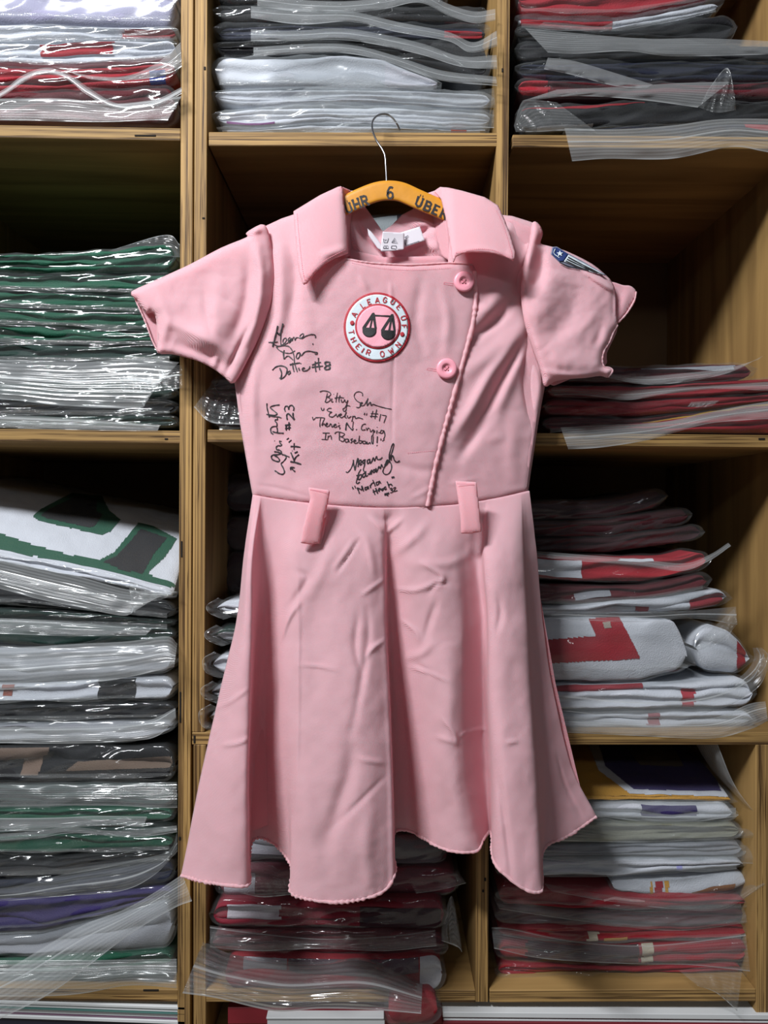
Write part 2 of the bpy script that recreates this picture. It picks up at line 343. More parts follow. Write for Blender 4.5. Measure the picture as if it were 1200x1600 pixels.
# ---------------------------------------------------------------- bagged jerseys
def normals(G):
    n = np.cross(np.gradient(G, axis=0), np.gradient(G, axis=1)); return n/(np.linalg.norm(n, axis=2)[..., None]+1e-12)
BAGN = [0]
def bag(label, T, B, col, d=1.07, depth=.36, rise=0, lay=3, film=None, flaps=(), prints=(), group=None, nx=86, wob=1., crink=1., cat='jersey', top_prints=(), inset=7, bulge=.007, layers=None):
    BAGN[0] += 1; sd = BAGN[0]*11
    rs = np.random.RandomState(sd)
    x0 = max(min(p[0] for p in T), min(p[0] for p in B)); x1 = min(max(p[0] for p in T), max(p[0] for p in B))
    xs = np.linspace(x0, x1, nx)
    yt = smooth_interp(xs, T); yb = smooth_interp(xs, B)
    Xw = (xs-600)*d/F; zt = (800-yt)*d/F; zb = (800-yb)*d/F; Yf = d-CAMD
    root = empty('bagged_jersey', (float(Xw.mean()), Yf+depth/2, float(zb.mean())), label, cat, group)
    # --- jersey
    xi = np.linspace(x0+inset, x1-inset, nx); yt2 = smooth_interp(xi, T); yb2 = smooth_interp(xi, B)
    X = (xi-600)*d/F; zt2 = (800-yt2)*d/F-.0015; zb2 = (800-yb2)*d/F+.001; t = zt2-zb2
    e = np.clip(np.minimum(xi-xi[0], xi[-1]-xi)/(16), 0, 1); e = np.sqrt(1-(1-e)**2)*.92+.08
    mid = (zt2+zb2)/2; t = t*e
    tops = depth*(1-np.linspace(0, 1, 8 if not top_prints else 120)**.8)
    rows = []
    for v in tops: rows.append((v, 0, 0))
    n = lay; m_ = 7 if not top_prints else 50
    offs = rs.rand(n)*.010
    for k in range(n):
        for j in range(m_):
            rows.append((0, (k+(j+.5)/m_)/n, k+1+(j+.5)/m_))
    for v in np.linspace(0, depth, 5): rows.append((v, 1, 0))
    G = np.zeros((nx, len(rows), 3)); maxt = t.max()
    for r, (v, wv, ph) in enumerate(rows):
        if ph:
            k = int(ph-1); s = (ph-1)-k
            wob_ = .45/n*fbm(xi/80, xi*0+k*3.1, sd+5, 2)*np.sin(np.pi*wv)
            ww = np.clip(wv+wob_, 0, 1)
            nose = min(maxt/n*.75, .010)*(abs(math.sin(math.pi*s))**.55)
            y = Yf+.004+offs[k]*(.6+.6*vnoise(xi/90, xi*0+k, sd))-nose
        else: ww = np.full(nx, float(wv)); y = Yf+.006+np.full(nx, v)
        z = mid+t/2-ww*t
        z = z+rise*(1-math.exp(-v/.09))+(.0016*wob*fbm(xi/45, np.full(nx, v*25+3), sd) if v > 0 else .0010*wob*fbm(xi/30, xi*0+wv*3, sd))
        G[:, r, 0] = X; G[:, r, 1] = y; G[:, r, 2] = z
    jer = grid_mesh('jersey', G, fab(col), root)
    N_ = normals(G)
    if N_[nx//2, 2, 2] < 0: N_ = -N_
    sgn = 1
    px = 600+(G[..., 0])*F/(G[..., 1]+CAMD); py = 800-G[..., 2]*F/(G[..., 1]+CAMD)
    rr = np.arange(len(rows))[None].repeat(nx, 0)
    def printpart(nm, mask_v, c, off):
        cell = mask_v[:-1, :-1] & mask_v[1:, :-1] & mask_v[:-1, 1:] & mask_v[1:, 1:]
        ii, jj = np.nonzero(cell)
        if not len(ii): return
        nv = G.shape[1]; GG = G+N_*off
        Q = np.stack([ii*nv+jj, (ii+1)*nv+jj, (ii+1)*nv+jj+1, ii*nv+jj+1], -1); u, inv = np.unique(Q, return_inverse=True)
        link_mesh(nm, GG.reshape(-1, 3)[u], inv.reshape(Q.shape), fab(c), jer if False else root)
    for q, (nm, xa, xb, wa, wb, c) in enumerate(prints):
        sk = np.array([r_[1] for r_ in rows])[None].repeat(nx, 0); fr_ = np.array([r_[2] > 0 for r_ in rows])[None].repeat(nx, 0)
        printpart(nm, (px > xa) & (px < xb) & fr_ & (sk >= wa) & (sk <= wb), c, .0007)
    for q, (nm, poly, c, off) in enumerate(top_prints):
        printpart(nm, in_poly(px, py, poly) & (rr < len(rows)-6), c, off)
    # --- film
    te = (zt-zb)+.002; midf = (zt+zb)/2
    e = np.clip(np.minimum(xs-xs[0], xs[-1]-xs)/24, 0, 1); e = np.sqrt(1-(1-e)**2)*.9+.1
    te = te*e; nf = 20; tf = depth*1.03*np.linspace(1, 0, 12)**1.5; sec = [(v, 0, 0) for v in tf]+[(0, (j+.5)/nf, 1) for j in range(nf)]+[(v, 1, 0) for v in np.linspace(0, depth, 4)]
    H = np.zeros((nx, len(sec), 3))
    for r, (v, wv, fr_) in enumerate(sec):
        rr_ = ridged(xs/62+wv*1.2, xs*0+wv*1.7+v*9, sd+2, 2)
        rid = rr_*.0016*crink
        bu = bulge*math.sin(math.pi*wv)**.5 if fr_ else 0
        y = Yf+.004-(bu*(1+.5*vnoise(xs/70, xs*0+wv*2, sd+7))+rid*1.4+.002 if fr_ else 0)+v
        z = midf+te/2-wv*te+rise*(1-math.exp(-v/.09))*(1-wv*.0)+(rid if wv < .5 else -rid*.2)*(.7 if not fr_ else .4)+(.0016*wob*fbm(xs/45, np.full(nx, v*25+3), sd) if v > 0 else 0)
        H[:, r, 0] = Xw; H[:, r, 1] = y; H[:, r, 2] = z
    fm = grid_mesh('plastic_bag', H, film or FILM, root)
    for fp in flaps:
        flap(fm, root, sd, *fp)
    if not flaps and d < 1.1 and x1-x0 > 120:
        a = xs[3:-3]; yl = yb[3:-3]-(yb-yt)[3:-3]*.25; sel = np.linspace(0, len(a)-1, 9).astype(int); hh = 4+5*rs.rand(9)
        flap(fm, root, sd, [(a[i], yl[i]) for i in sel], [(a[i], yl[i]+hh[j]) for j, i in enumerate(sel)], d-.008, d-.022, FLAPC, None, .001)
    return root
def flap(film_obj, root, sd, top, bot, d0=1.06, d1=1.03, material=None, seal=(.40, .46), curl=.004):
    top = cr(top, 14); bot = cr(bot, 14); nu = 110
    def res(p):
        L = np.r_[0, np.cumsum(np.hypot(*np.diff(p, axis=0).T))]; t = np.linspace(0, L[-1], nu)
        return np.stack([np.interp(t, L, p[:, 0]), np.interp(t, L, p[:, 1])], -1)
    a, b = res(top), res(bot); nv = 12
    def surf(v, off=0):
        p = a*(1-v)+b*v
        d = d0+(d1-d0)*math.sin(v*math.pi/2)**.8-curl*math.sin(v*math.pi)*.6
        d = d+.0024*fbm(np.arange(nu)/14., np.full(nu, v*1.5), sd+3, 2)-off+.0012*math.cos(v*18)*vnoise(np.arange(nu)/9., np.zeros(nu), sd+9)
        return P(p[:, 0], p[:, 1], d)
    vs = np.linspace(0, 1, nv); G = np.stack([surf(v) for v in vs], 1)
    uv = np.stack(np.meshgrid(np.linspace(0, 1, nu), vs, indexing='ij'), -1).reshape(-1, 2)
    o = np.array(root['_o'])
    f = grid_mesh('zip_flap', G-o, material or FLAP, None, uv=uv); f.parent = film_obj
    if material is not SEAL:
        vs = np.linspace(.965, 1, 3); G = np.stack([surf(v, .0005) for v in vs], 1)
        s_ = grid_mesh('bag_edge', G-o, SEAL, None); s_.parent = film_obj
    if seal:
        vs = np.linspace(seal[0], seal[1], 4); G = np.stack([surf(v, .0006+.0006*math.sin(math.pi*k/3)) for k, v in enumerate(vs)], 1)
        s_ = grid_mesh('zip_seal', G-o, SEAL, None); s_.parent = film_obj

def hl(xa, xb, y, w=2, n=6, seed=0):   # gently wavy line
    r = np.random.RandomState(seed+int(abs(y)*7) % 1000); return [(xa+(xb-xa)*i/(n-1), y+w*(r.rand()*2-1)) for i in range(n)]

# ---- left unit, top cubby
gA = 'bagged jerseys in the top left cubby'
XA, XB = -150, 281
bag('white and lavender jersey in a hazy bag, topmost in the top left cubby', hl(XA, XB, -34), [(XA, 32), (0, 36), (150, 41), (XB, 44)], LAV, film=FILMM, lay=2, group=gA)
bag('white jersey with a red band, second bag down in the top left cubby', [(XA, 34), (0, 38), (150, 43), (XB, 46)], [(XA, 70), (0, 66), (120, 62), (XB, 60)], WHITE, lay=2, group=gA, film=FILMM, prints=[('red_band', 190, 281, .3, .9, RED)])
bag('white jersey with a red stripe, in the middle of the top left stack', [(XA, 72), (0, 68), (120, 64), (XB, 62)], [(XA, 104), (0, 100), (100, 102), (200, 98), (XB, 90)], WHITE, lay=3, group=gA, prints=[('red_stripe', 62, 180, .15, .6, RED)], crink=1.6)
bag('red jersey with upturned zip flap, second from the shelf, top left cubby', [(XA, 106), (0, 102), (100, 104), (200, 100), (XB, 92)], [(XA, 148), (0, 142), (XB, 132)], RED, lay=3, group=gA,
    prints=[('blue_patch', 232, 262, .5, 1, BLUE)], flaps=[([(82, 103), (140, 118), (200, 118), (250, 95), (282, 66)], [(95, 108), (150, 125), (215, 124), (262, 116), (284, 104)], 1.06, 1.035)])
bag('maroon jersey with a wide arched zip flap, lowest bag in the top left cubby', [(XA, 150), (0, 144), (XB, 134)], [(XA, 193), (100, 193), (XB, 194)], MAROON, lay=3, group=gA, crink=1.4,
    flaps=[([(XA, 175), (-40, 158), (5, 140), (35, 118), (70, 106), (105, 114), (140, 138), (178, 160), (215, 163), (252, 152), (284, 136)], [(XA, 188), (-40, 172), (5, 150), (38, 128), (70, 116), (103, 124), (136, 148), (176, 168), (218, 170), (254, 162), (284, 146)], 1.05, 1.03, None, (.3, .7)),
           ([(XA, 158), (0, 154), (100, 154), (180, 162), (284, 150)], [(XA, 190), (0, 188), (150, 191), (240, 188), (262, 188)], 1.045, 1.028, FLAP, (.05, .1))])
# ---- left unit, second cubby: green
gB = 'green bagged jerseys in the second left cubby'
lv = [392, 424, 452, 478, 506, 534, 562]
nm = ['topmost in the second left cubby', 'second from the top in the second left cubby', 'third from the top in the second left cubby', 'fourth from the top in the second left cubby', 'fifth from the top, beside the left sleeve cuff', 'sixth from the top, second left cubby']
slope = [(8, -14), (4, 2), (-4, 10), (-8, 14), (-4, 14), (2, 6), (0, 0)]
for i in range(6):
    a, b = slope[i], slope[i+1]
    bag(('green' if i != 5 else 'dark green')+' mesh jersey in a clear bag, '+nm[i], [(XA, lv[i]+a[0]), (60, lv[i]+4), (150, lv[i]+4+a[1]/3), (280, lv[i]+a[1])], [(XA, lv[i+1]+b[0]-2), (60, lv[i+1]+2), (150, lv[i+1]+2+b[1]/3), (280, lv[i+1]-2+b[1])], GREEN if i < 5 else DGREEN, lay=2 if i else 3, group=gB, crink=1.3, wob=2, depth=.38,
        flaps=[] if i else [([(150, 400), (200, 396), (281, 402)], [(176, 390), (258, 367), (281, 382)], 1.06, 1.10, FLAPC, None)])
for i, (ya, yb, c, lb) in enumerate([(564, 594, BLACK, 'black jersey in a creased shiny bag, fourth from the bottom of the second left cubby'), (596, 622, DGREEN, 'dark green jersey with bright zip flap, third from the bottom, second left cubby'), (624, 646, BLACK, 'black jersey in a clear bag, second from the bottom of the second left cubby'), (648, 668, DGREEN, 'dark jersey with a long whitish zip flap, lowest bag in the second left cubby')]):
    fl_ = []
    if i == 1: fl_ = [([(XA, 560), (0, 562), (120, 566), (220, 560), (280, 566)], [(XA, 622), (0, 624), (100, 634), (215, 638), (221, 628)], 1.055, 1.03, FLAP, (.42, .47)), ([(185, 578), (230, 576), (284, 570)], [(190, 612), (240, 612), (285, 606)], 1.05, 1.03, FLAPC, (.4, .46))]
    if i == 3: fl_ = [([(XA, 640), (0, 648), (130, 654), (250, 664)], [(XA, 660), (0, 668), (120, 672), (246, 674)], 1.06, 1.035, FLAP, (.1, .3))]
    bag(lb, hl(XA, 280, ya, 1.5, seed=i), hl(XA, 280, yb, 1.5, seed=i), c, lay=2, group='dark bags at the bottom of the second left cubby', crink=1.8, flaps=fl_)
# ---- left unit, third cubby
XC = 277
let = [('dark_letter', [(-60, 872), (-20, 842), (6, 825), (40, 786), (62, 800), (60, 806), (150, 828), (165, 828), (190, 806), (186, 800), (150, 790), (230, 780), (320, 830), (330, 850)], None, 0)]
bag('white jersey with a large green edged black letter, topmost bag of the third left cubby', [(XA, 826), (0, 862), (140, 888), (276, 922)], [(XA, 846), (0, 880), (140, 906), (276, 938)], WHITE, rise=.10, depth=.36, lay=2, nx=260, crink=1.5, group='bagged jerseys in the third left cubby', d=1.065,
    top_prints=[('letter_edge', [(50, 808), (62, 796), (112, 770), (160, 775), (172, 798), (190, 812), (172, 832), (160, 837), (145, 834), (60, 815)], GREEN, .0007),
                ('letter_fill', [(62, 806), (76, 796), (118, 776), (152, 780), (152, 800), (162, 804), (148, 824), (140, 826), (72, 811)], BLACK, .0013),
                ('letter_edge', [(-80, 812), (0, 832), (52, 850), (110, 866), (155, 874), (178, 862), (200, 836), (216, 816), (240, 822), (278, 842), (258, 872), (232, 896), (272, 910), (276, 922), (180, 896), (60, 872), (-10, 860), (-80, 840)], GREEN, .0007),
                ('letter_fill', [(219, 826), (262, 841), (240, 868), (224, 898), (190, 893), (158, 878), (182, 868), (205, 844)], BLACK, .0013)],
    flaps=[([(XA, 832), (0, 872), (120, 900), (205, 922), (276, 924)], [(XA, 885), (0, 920), (60, 936), (120, 948), (195, 962), (208, 946)], 1.055, 1.02, FLAP, (.42, .47)),
           ([(200, 908), (240, 920), (276, 924)], [(205, 938), (245, 938), (277, 926)], 1.05, 1.035, FLAPC, (.5, .56))])
spec = [
 ([(XA, 880), (276, 940)], [(XA, 948), (0, 944), (276, 966)], BLACK, 3, 'black jersey half hidden below the letter jersey, second bag of the third left cubby', []),
 ([(XA, 950), (0, 948), (276, 968)], [(XA, 970), (120, 974), (276, 978)], DGREEN, 2, 'dark jersey pressed thin, third bag of the third left cubby', []),
 ([(XA, 966), (120, 976), (276, 980)], [(XA, 1004), (120, 1010), (276, 1002)], DGREEN, 2, 'green jersey under a grey zip flap, fourth bag from the letter jersey down', [([(XA, 964), (0, 966), (120, 972), (238, 982)], [(XA, 985), (0, 990), (120, 994), (228, 992)], 1.055, 1.03, FLAP, (.1, .2))]),
 ([(XA, 1006), (120, 1012), (276, 1004)], [(XA, 1062), (60, 1064), (276, 1050)], GREY, 3, 'grey green jersey under a wide cloudy flap, middle of the third left cubby', [([(XA, 1008), (0, 1012), (120, 1006), (200, 1002), (260, 994), (277, 1006)], [(XA, 1072), (0, 1078), (90, 1070), (180, 1062), (272, 1042)], 1.045, 1.015, FLAP, (.5, .55))]),
 ([(XA, 1066), (60, 1068), (276, 1054)], [(XA, 1100), (276, 1094)], WHITE, 2, 'white jersey with a dark diagonal patch, fourth from the bottom hazy bag on the left', []),
 ([(XA, 1102), (276, 1096)], [(XA, 1128), (276, 1122)], BLACK, 2, 'black jersey with sharp silver glints, above the rounded zip flap on the left', []),
 ([(XA, 1130), (276, 1124)], [(XA, 1162), (200, 1160), (276, 1140)], GREY, 2, 'grey jersey with a rounded cloudy zip flap, above the dark gap on the left', [([(XA, 1132), (0, 1136), (150, 1134), (230, 1126), (274, 1106)], [(XA, 1160), (0, 1161), (90, 1162), (200, 1158), (246, 1150), (275, 1122)], 1.05, 1.02, FLAP, (.12, .2))]),
]
for i, (T, B, c, l, lb, fl_) in enumerate(spec):
    pr = [('dark_patch', 150, 215, 0, 1, BLACK), ('red_mark', 0, 25, .1, .6, (150, 90, 80))] if i == 4 else []
    bag(lb, T, B, c, lay=l, flaps=fl_, group='bagged jerseys in the third left cubby', crink=1.7, prints=pr, film=FILMM if c == GREY else FILM)
gD = 'bagged jerseys in the lower part of the left unit'
spec = [
 ([(XA, 1166), (276, 1164)], [(XA, 1222), (90, 1224), (276, 1222)], BLACK, 2, 'black jersey with a brownish print, in the dark gap below the rounded zip flap', [], FILM, .0, .10),
 ([(XA, 1226), (276, 1224)], [(XA, 1262), (276, 1258)], DGREEN, 3, 'dark green jersey with a hazy front, first bag under the dark gap on the left', [([(XA, 1224), (100, 1226), (276, 1222)], [(XA, 1262), (130, 1258), (240, 1262), (277, 1262)], 1.06, 1.045, FLAPC, None)], FILMM, 0, 0),
 ([(XA, 1264), (276, 1260)], [(XA, 1286), (276, 1282)], GREEN, 2, 'green jersey under a hazy zip flap, second bag under the dark gap', [([(XA, 1278), (60, 1278), (150, 1275), (230, 1276)], [(XA, 1300), (60, 1298), (150, 1290), (224, 1292)], 1.055, 1.03, FLAP, (.0, .08))], FILM, 0, 0),
 ([(XA, 1288), (276, 1284)], [(XA, 1308), (100, 1300), (276, 1304)], DGREEN, 2, 'dark green jersey with a wavy film edge, third bag under the dark gap', [([(XA, 1312), (40, 1300), (110, 1292), (180, 1298), (276, 1290)], [(XA, 1322), (40, 1312), (110, 1302), (210, 1308), (277, 1300)], 1.055, 1.04, FLAP, None)], FILM, 0, 0),
 ([(XA, 1310), (100, 1302), (276, 1306)], [(XA, 1334), (100, 1334), (276, 1326)], GREEN, 2, 'bright green jersey above the black one, lower left stack', [], FILM, 0, 0),
 ([(XA, 1336), (100, 1336), (276, 1328)], [(XA, 1378), (100, 1366), (276, 1336)], BLACK, 3, 'black jersey with a glittering film edge, above the purple jersey', [], FILM, 0, 0),
 ([(XA, 1380), (100, 1368), (276, 1338)], [(XA, 1404), (100, 1396), (276, 1378)], NAVY, 2, 'navy jersey under a zip flap with a long white glint, above the purple jersey', [([(XA, 1388), (0, 1388), (100, 1366), (200, 1346), (262, 1330), (277, 1300)], [(XA, 1412), (0, 1408), (100, 1400), (190, 1392), (240, 1368), (277, 1330)], 1.05, 1.02, FLAPC, (.55, .62))], FILM, 0, 0),
 ([(XA, 1408), (100, 1398), (276, 1380)], [(XA, 1466), (60, 1458), (276, 1400)], PURPLE, 3, 'purple jersey in a clear bag, lower left stack', [], FILM, 0, 0),
 ([(XA, 1468), (60, 1460), (276, 1402)], [(XA, 1502), (276, 1480)], GREY, 2, 'grey jersey in a cloudy bag, its long diagonal zip flap crossing the plywood post', [([(XA, 1590), (0, 1520), (120, 1450), (200, 1418), (276, 1372), (284, 1362)], [(XA, 1660), (0, 1592), (90, 1545), (200, 1462), (270, 1420), (300, 1408)], 1.03, 1.0, FLAP, (.30, .34))], FILMM, 0, 0),
 ([(XA, 1504), (276, 1482)], [(XA, 1526), (276, 1512)], GREEN, 2, 'green jersey behind the diagonal zip flap, second bag from the shelf on the lower left', [], FILM, 0, 0),
 ([(XA, 1528), (276, 1514)], [(XA, 1545), (276, 1544)], DGREEN, 2, 'dark green jersey with cloudy flap, lowest bag of the lower left stack', [([(XA, 1500), (130, 1500), (276, 1498)], [(XA, 1556), (90, 1556), (200, 1540), (276, 1544)], 1.05, 1.035, FLAP, (.25, .3))], FILMM, 0, 0),
]
for T, B, c, l, lb, fl_, fm, rs_, _ in spec:
    tp = [('brown_print', [(-150, 1170), (80, 1168), (60, 1212), (30, 1212), (40, 1190), (0, 1192), (-20, 1212), (-150, 1212)], (120, 100, 88), .0008), ('brown_print', [(120, 1190), (270, 1180), (270, 1200), (100, 1205)], (110, 92, 80), .0008)] if 'gap below' in lb else []
    bag(lb, T, B, c, lay=l, flaps=fl_, film=fm, group=gD, crink=1.6, top_prints=tp, nx=160 if tp else 110)
# ---- middle top cubby
gE = 'bagged jerseys in the top middle cubby'
def wv(y, pts): return [(x, y+dy) for x, dy in pts]
W1 = [(402, 0), (470, 8), (540, 10), (600, 4), (655, -6), (700, 14), (740, 26), (774, 22)]
spec = [
 ([(334, -20), (700, -18)], [(334, 8), (700, 10)], BLACK, 2, 'black jersey at the top edge of the middle top stack', [(wv(-8, W1), wv(10, W1), 1.055, 1.035)]),
 ([(334, 10), (760, 12)], [(334, 36), (600, 34), (760, 38)], BLACK, 2, 'black jersey second from the top of the middle top stack', [(wv(14, [(392, -4), (470, 0), (550, 4), (620, 20), (700, 36), (740, 52), (776, 34)]), wv(28, [(392, 0), (470, 10), (550, 6), (620, 22), (700, 36), (735, 54), (777, 44)]), 1.05, 1.03)]),
 ([(334, 38), (600, 36), (765, 40)], [(334, 64), (600, 60), (765, 64)], NAVY, 3, 'black jersey with a red piece at its right end, third in the middle top stack', [(wv(46, [(392, 0), (460, 2), (530, -2), (590, 6), (660, 22), (720, 42), (776, 40)]), wv(60, [(392, 4), (460, 4), (530, 2), (590, 10), (660, 26), (720, 44), (777, 48)]), 1.05, 1.03)]),
 ([(334, 66), (600, 62), (768, 66)], [(334, 86), (500, 82), (600, 86), (690, 108), (770, 142)], BLACK, 3, 'black jersey resting on the white ones, fourth in the middle top stack', [(wv(66, [(396, 8), (500, 2), (560, 6), (620, 22), (690, 44), (775, 54)]), wv(80, [(396, 8), (500, 2), (560, 6), (620, 22), (690, 46), (777, 54)]), 1.05, 1.03)]),
 ([(330, 92), (350, 88), (560, 86), (600, 92), (690, 128)], [(330, 130), (345, 138), (450, 136), (580, 138), (690, 142)], WHITE, 2, 'plump folded white mesh jersey, uppermost white one in the middle top stack', []),
 ([(330, 142), (440, 138), (560, 138), (772, 144)], [(330, 158), (380, 168), (500, 160), (580, 160), (772, 170)], WHITE, 3, 'folded white jersey second from the top among the white ones', [([(480, 136), (580, 130), (660, 148), (772, 138)], [(440, 158), (560, 154), (660, 166), (774, 168)], 1.06, 1.045, FLAPC, None)]),
 ([(332, 174), (380, 170), (500, 164), (600, 164), (772, 174)], [(332, 192), (390, 200), (500, 188), (772, 198)], WHITE, 3, 'folded white jersey third among the white ones, purple stripe low on its front', [([(400, 168), (520, 158), (620, 168), (772, 172)], [(390, 190), (520, 182), (640, 194), (772, 200)], 1.06, 1.045, FLAPC, None)]),
 ([(340, 202), (390, 204), (500, 192), (600, 196), (765, 202)], [(340, 205), (500, 205), (765, 206)], WHITE, 1, 'flat white jersey on the shelf beside the hanger hook tip', []),
]
for i, (T, B, c, l, lb, fl_) in enumerate(spec):
    pr = []
    if i == 2: pr = [('red_piece', 690, 755, .2, .9, RED)]
    if i == 6: pr = [('purple_stripe', 350, 430, .72, .92, (110, 60, 110))]
    if i == 7: pr = [('orange_piece', 702, 730, .0, 1, (170, 60, 40))]
    if i == 4: pr = [('mesh_panel', 600, 690, .25, 1, (196, 196, 206))]
    bag(lb, T, B, c, lay=l, flaps=fl_, group=gE, prints=pr, d=1.08, crink=1.0 if c == WHITE else 1.5, film=FILM if i < 4 else FILMM)
# ---- right top cubby
gH = 'bagged jerseys in the top right cubby'
XR0, XR1 = 803, 1243
spec = [
 ([(XR0, -20), (1120, -30)], [(XR0, 22), (960, 28), (1040, 14), (1130, -6)], RED, 3, 'red jersey topmost in the top right cubby, upper edge of the picture', [], []),
 ([(XR0, 24), (960, 30), (1040, 16), (1130, -4)], [(XR0, 40), (960, 46), (1040, 34), (1135, 12)], WHITE, 2, 'red and white jersey second in the top right cubby', [], [('red_panel', 812, 958, 0, 1, RED)]),
 ([(XR0, 42), (960, 48), (1040, 36), (1150, 20)], [(XR0, 64), (1000, 62), (1180, 66)], BLACK, 2, 'black jersey third in the top right cubby, under the red ones', [([(850, 34), (900, 38), (938, 42), (965, 30)], [(840, 42), (890, 46), (938, 50), (968, 36)], 1.06, 1.05, FLAPC, None)], []),
 ([(XR0, 62), (1000, 64), (XR1, 68)], [(XR0, 96), (1000, 92), (XR1, 96)], BLACK, 3, 'black jersey under a broad grey film band, top right cubby', [([(820, 44), (860, 48), (1000, 60), (1100, 60), (1240, 66)], [(856, 82), (900, 84), (980, 80), (1060, 88), (1240, 84)], 1.055, 1.04, FLAP, None)], []),
 ([(XR0, 98), (1000, 94), (XR1, 98)], [(XR0, 122), (1000, 128), (XR1, 126)], NAVY, 3, 'navy jersey with small glints in the middle of the top right stack', [([(856, 90), (900, 96), (980, 120), (1020, 132)], [(850, 108), (890, 116), (960, 134), (1010, 138)], 1.055, 1.04, FLAP, None)], []),
 ([(XR0, 124), (1000, 130), (XR1, 128)], [(XR0, 152), (1000, 150), (XR1, 156)], MAROON, 2, 'dark red jersey with a standing crumpled bag corner, top right cubby', [([(870, 140), (960, 136), (1060, 130), (1140, 128)], [(815, 158), (900, 150), (1000, 156), (1090, 168)], 1.05, 1.035, FLAP, None), ([(1092, 168), (1120, 176), (1150, 172)], [(1105, 142), (1136, 106), (1148, 148)], 1.045, 1.05, FLAPC, None)], [('red_panel', 803, 860, 0, 1, RED)]),
 ([(XR0, 168), (860, 166), (1000, 158), (1140, 160), (XR1, 158)], [(XR0, 204), (900, 202), (1000, 200), (XR1, 186)], BLACK, 2, 'black and red jersey with puffed clear front, second from the top right shelf', [([(803, 196), (815, 160), (832, 156), (870, 160)], [(806, 206), (840, 206), (880, 204), (930, 204)], 1.055, 1.035, FLAPC, None)], [('red_stripe', 815, 1010, .0, .22, RED), ('white_tag', 838, 930, .8, .97, GREY)]),
 ([(880, 204), (1000, 198), (XR1, 188)], [(880, 209), (1000, 209), (XR1, 210)], NAVY, 1, 'flat navy jersey whose long cloudy zip flap hangs over the top right shelf edge', [([(882, 200), (960, 202), (1050, 196), (1130, 186), (1250, 186)], [(894, 252), (950, 248), (1050, 248), (1140, 230), (1190, 236), (1250, 250)], 1.045, 1.02, FLAP, (.38, .43))], [('red_stripe', 1160, 1243, 0, .5, RED)]),
]
for i, (T, B, c, l, lb, fl_, pr) in enumerate(spec): bag(lb, T, B, c, lay=l, flaps=fl_, prints=pr, group=gH, crink=1.5, d=1.07)
# ---- middle second cubby, only its left end shows
for i, (ya, yb, lb) in enumerate([(588, 620, 'dark purple jersey in a clear bag, upper one peeping out between post and dress'), (622, 648, 'dark purple jersey in a clear bag, middle one peeping out between post and dress'), (650, 671, 'dark purple jersey in a clear bag, lowest one peeping out between post and dress')]):
    bag(lb, hl(328, 740, ya, 2, seed=i), hl(328, 740, yb, 2, seed=i), (66, 52, 72), lay=2, d=1.08, crink=2., group='jerseys half hidden by the dress in the second middle cubby',
        flaps=[([(330, 600), (360, 590), (385, 596)], [(303, 636), (330, 660), (385, 664)], 1.06, 1.02, FLAPC, None)] if i == 1 else [])
bag('dark jersey with a whitish roll, seen through the collar opening behind the neck labels', [(500, 352), (560, 340), (610, 332), (660, 330)], [(500, 586), (660, 586)], (44, 36, 44), lay=5, d=1.14, depth=.3, crink=1.5, prints=[('white_roll', 570, 622, .0, .16, (120, 128, 132))])
# ---- middle third cubby, left ends
for i, (ya, yb, c, lb) in enumerate([(936, 966, WHITE, 'white mesh jersey end beside the skirt, uppermost of five'), (978, 1008, DGREEN, 'white and dark green jersey end beside the skirt, second of five'), (1020, 1058, WHITE, 'white mesh jersey end beside the skirt, middle one of five'), (1066, 1098, GREY, 'grey jersey end in a crumpled bag beside the skirt, fourth of five'), (1102, 1142, WHITE, 'white jersey end in a crumpled bag beside the skirt, lowest of five')]):
    x0 = 333-3*i
    bag(lb, [(x0, ya+12), (x0+18, ya+2), (x0+50, ya), (740, ya+2)], [(x0, yb-16), (x0+22, yb-4), (x0+55, yb), (740, yb)], c, lay=2, d=1.075, crink=2, group='jersey ends beside the skirt in the third middle cubby', nx=170,
        prints=[('white_piece', 340, 440, .2, .9, WHITE)] if i == 1 else [], flaps=[([(x0+20, ya+4), (x0+4, ya+14), (x0+6, yb-14), (x0+30, yb-2)], [(x0+8, ya-2), (x0-10, ya+10), (x0-6, yb-8), (x0+16, yb+2)], 1.065, 1.04, FLAPC, None)])
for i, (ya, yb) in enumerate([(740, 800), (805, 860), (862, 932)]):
    bag(['dark brownish jersey in deep shade above the white jersey ends, top one of three', 'dark brownish jersey in deep shade above the white jersey ends, middle one of three', 'dark brownish jersey in deep shade just above the uppermost white end'][i], hl(345, 735, ya), hl(345, 735, yb), (52, 38, 40), lay=2, d=1.2, depth=.25, group='dark jerseys behind the skirt waist')
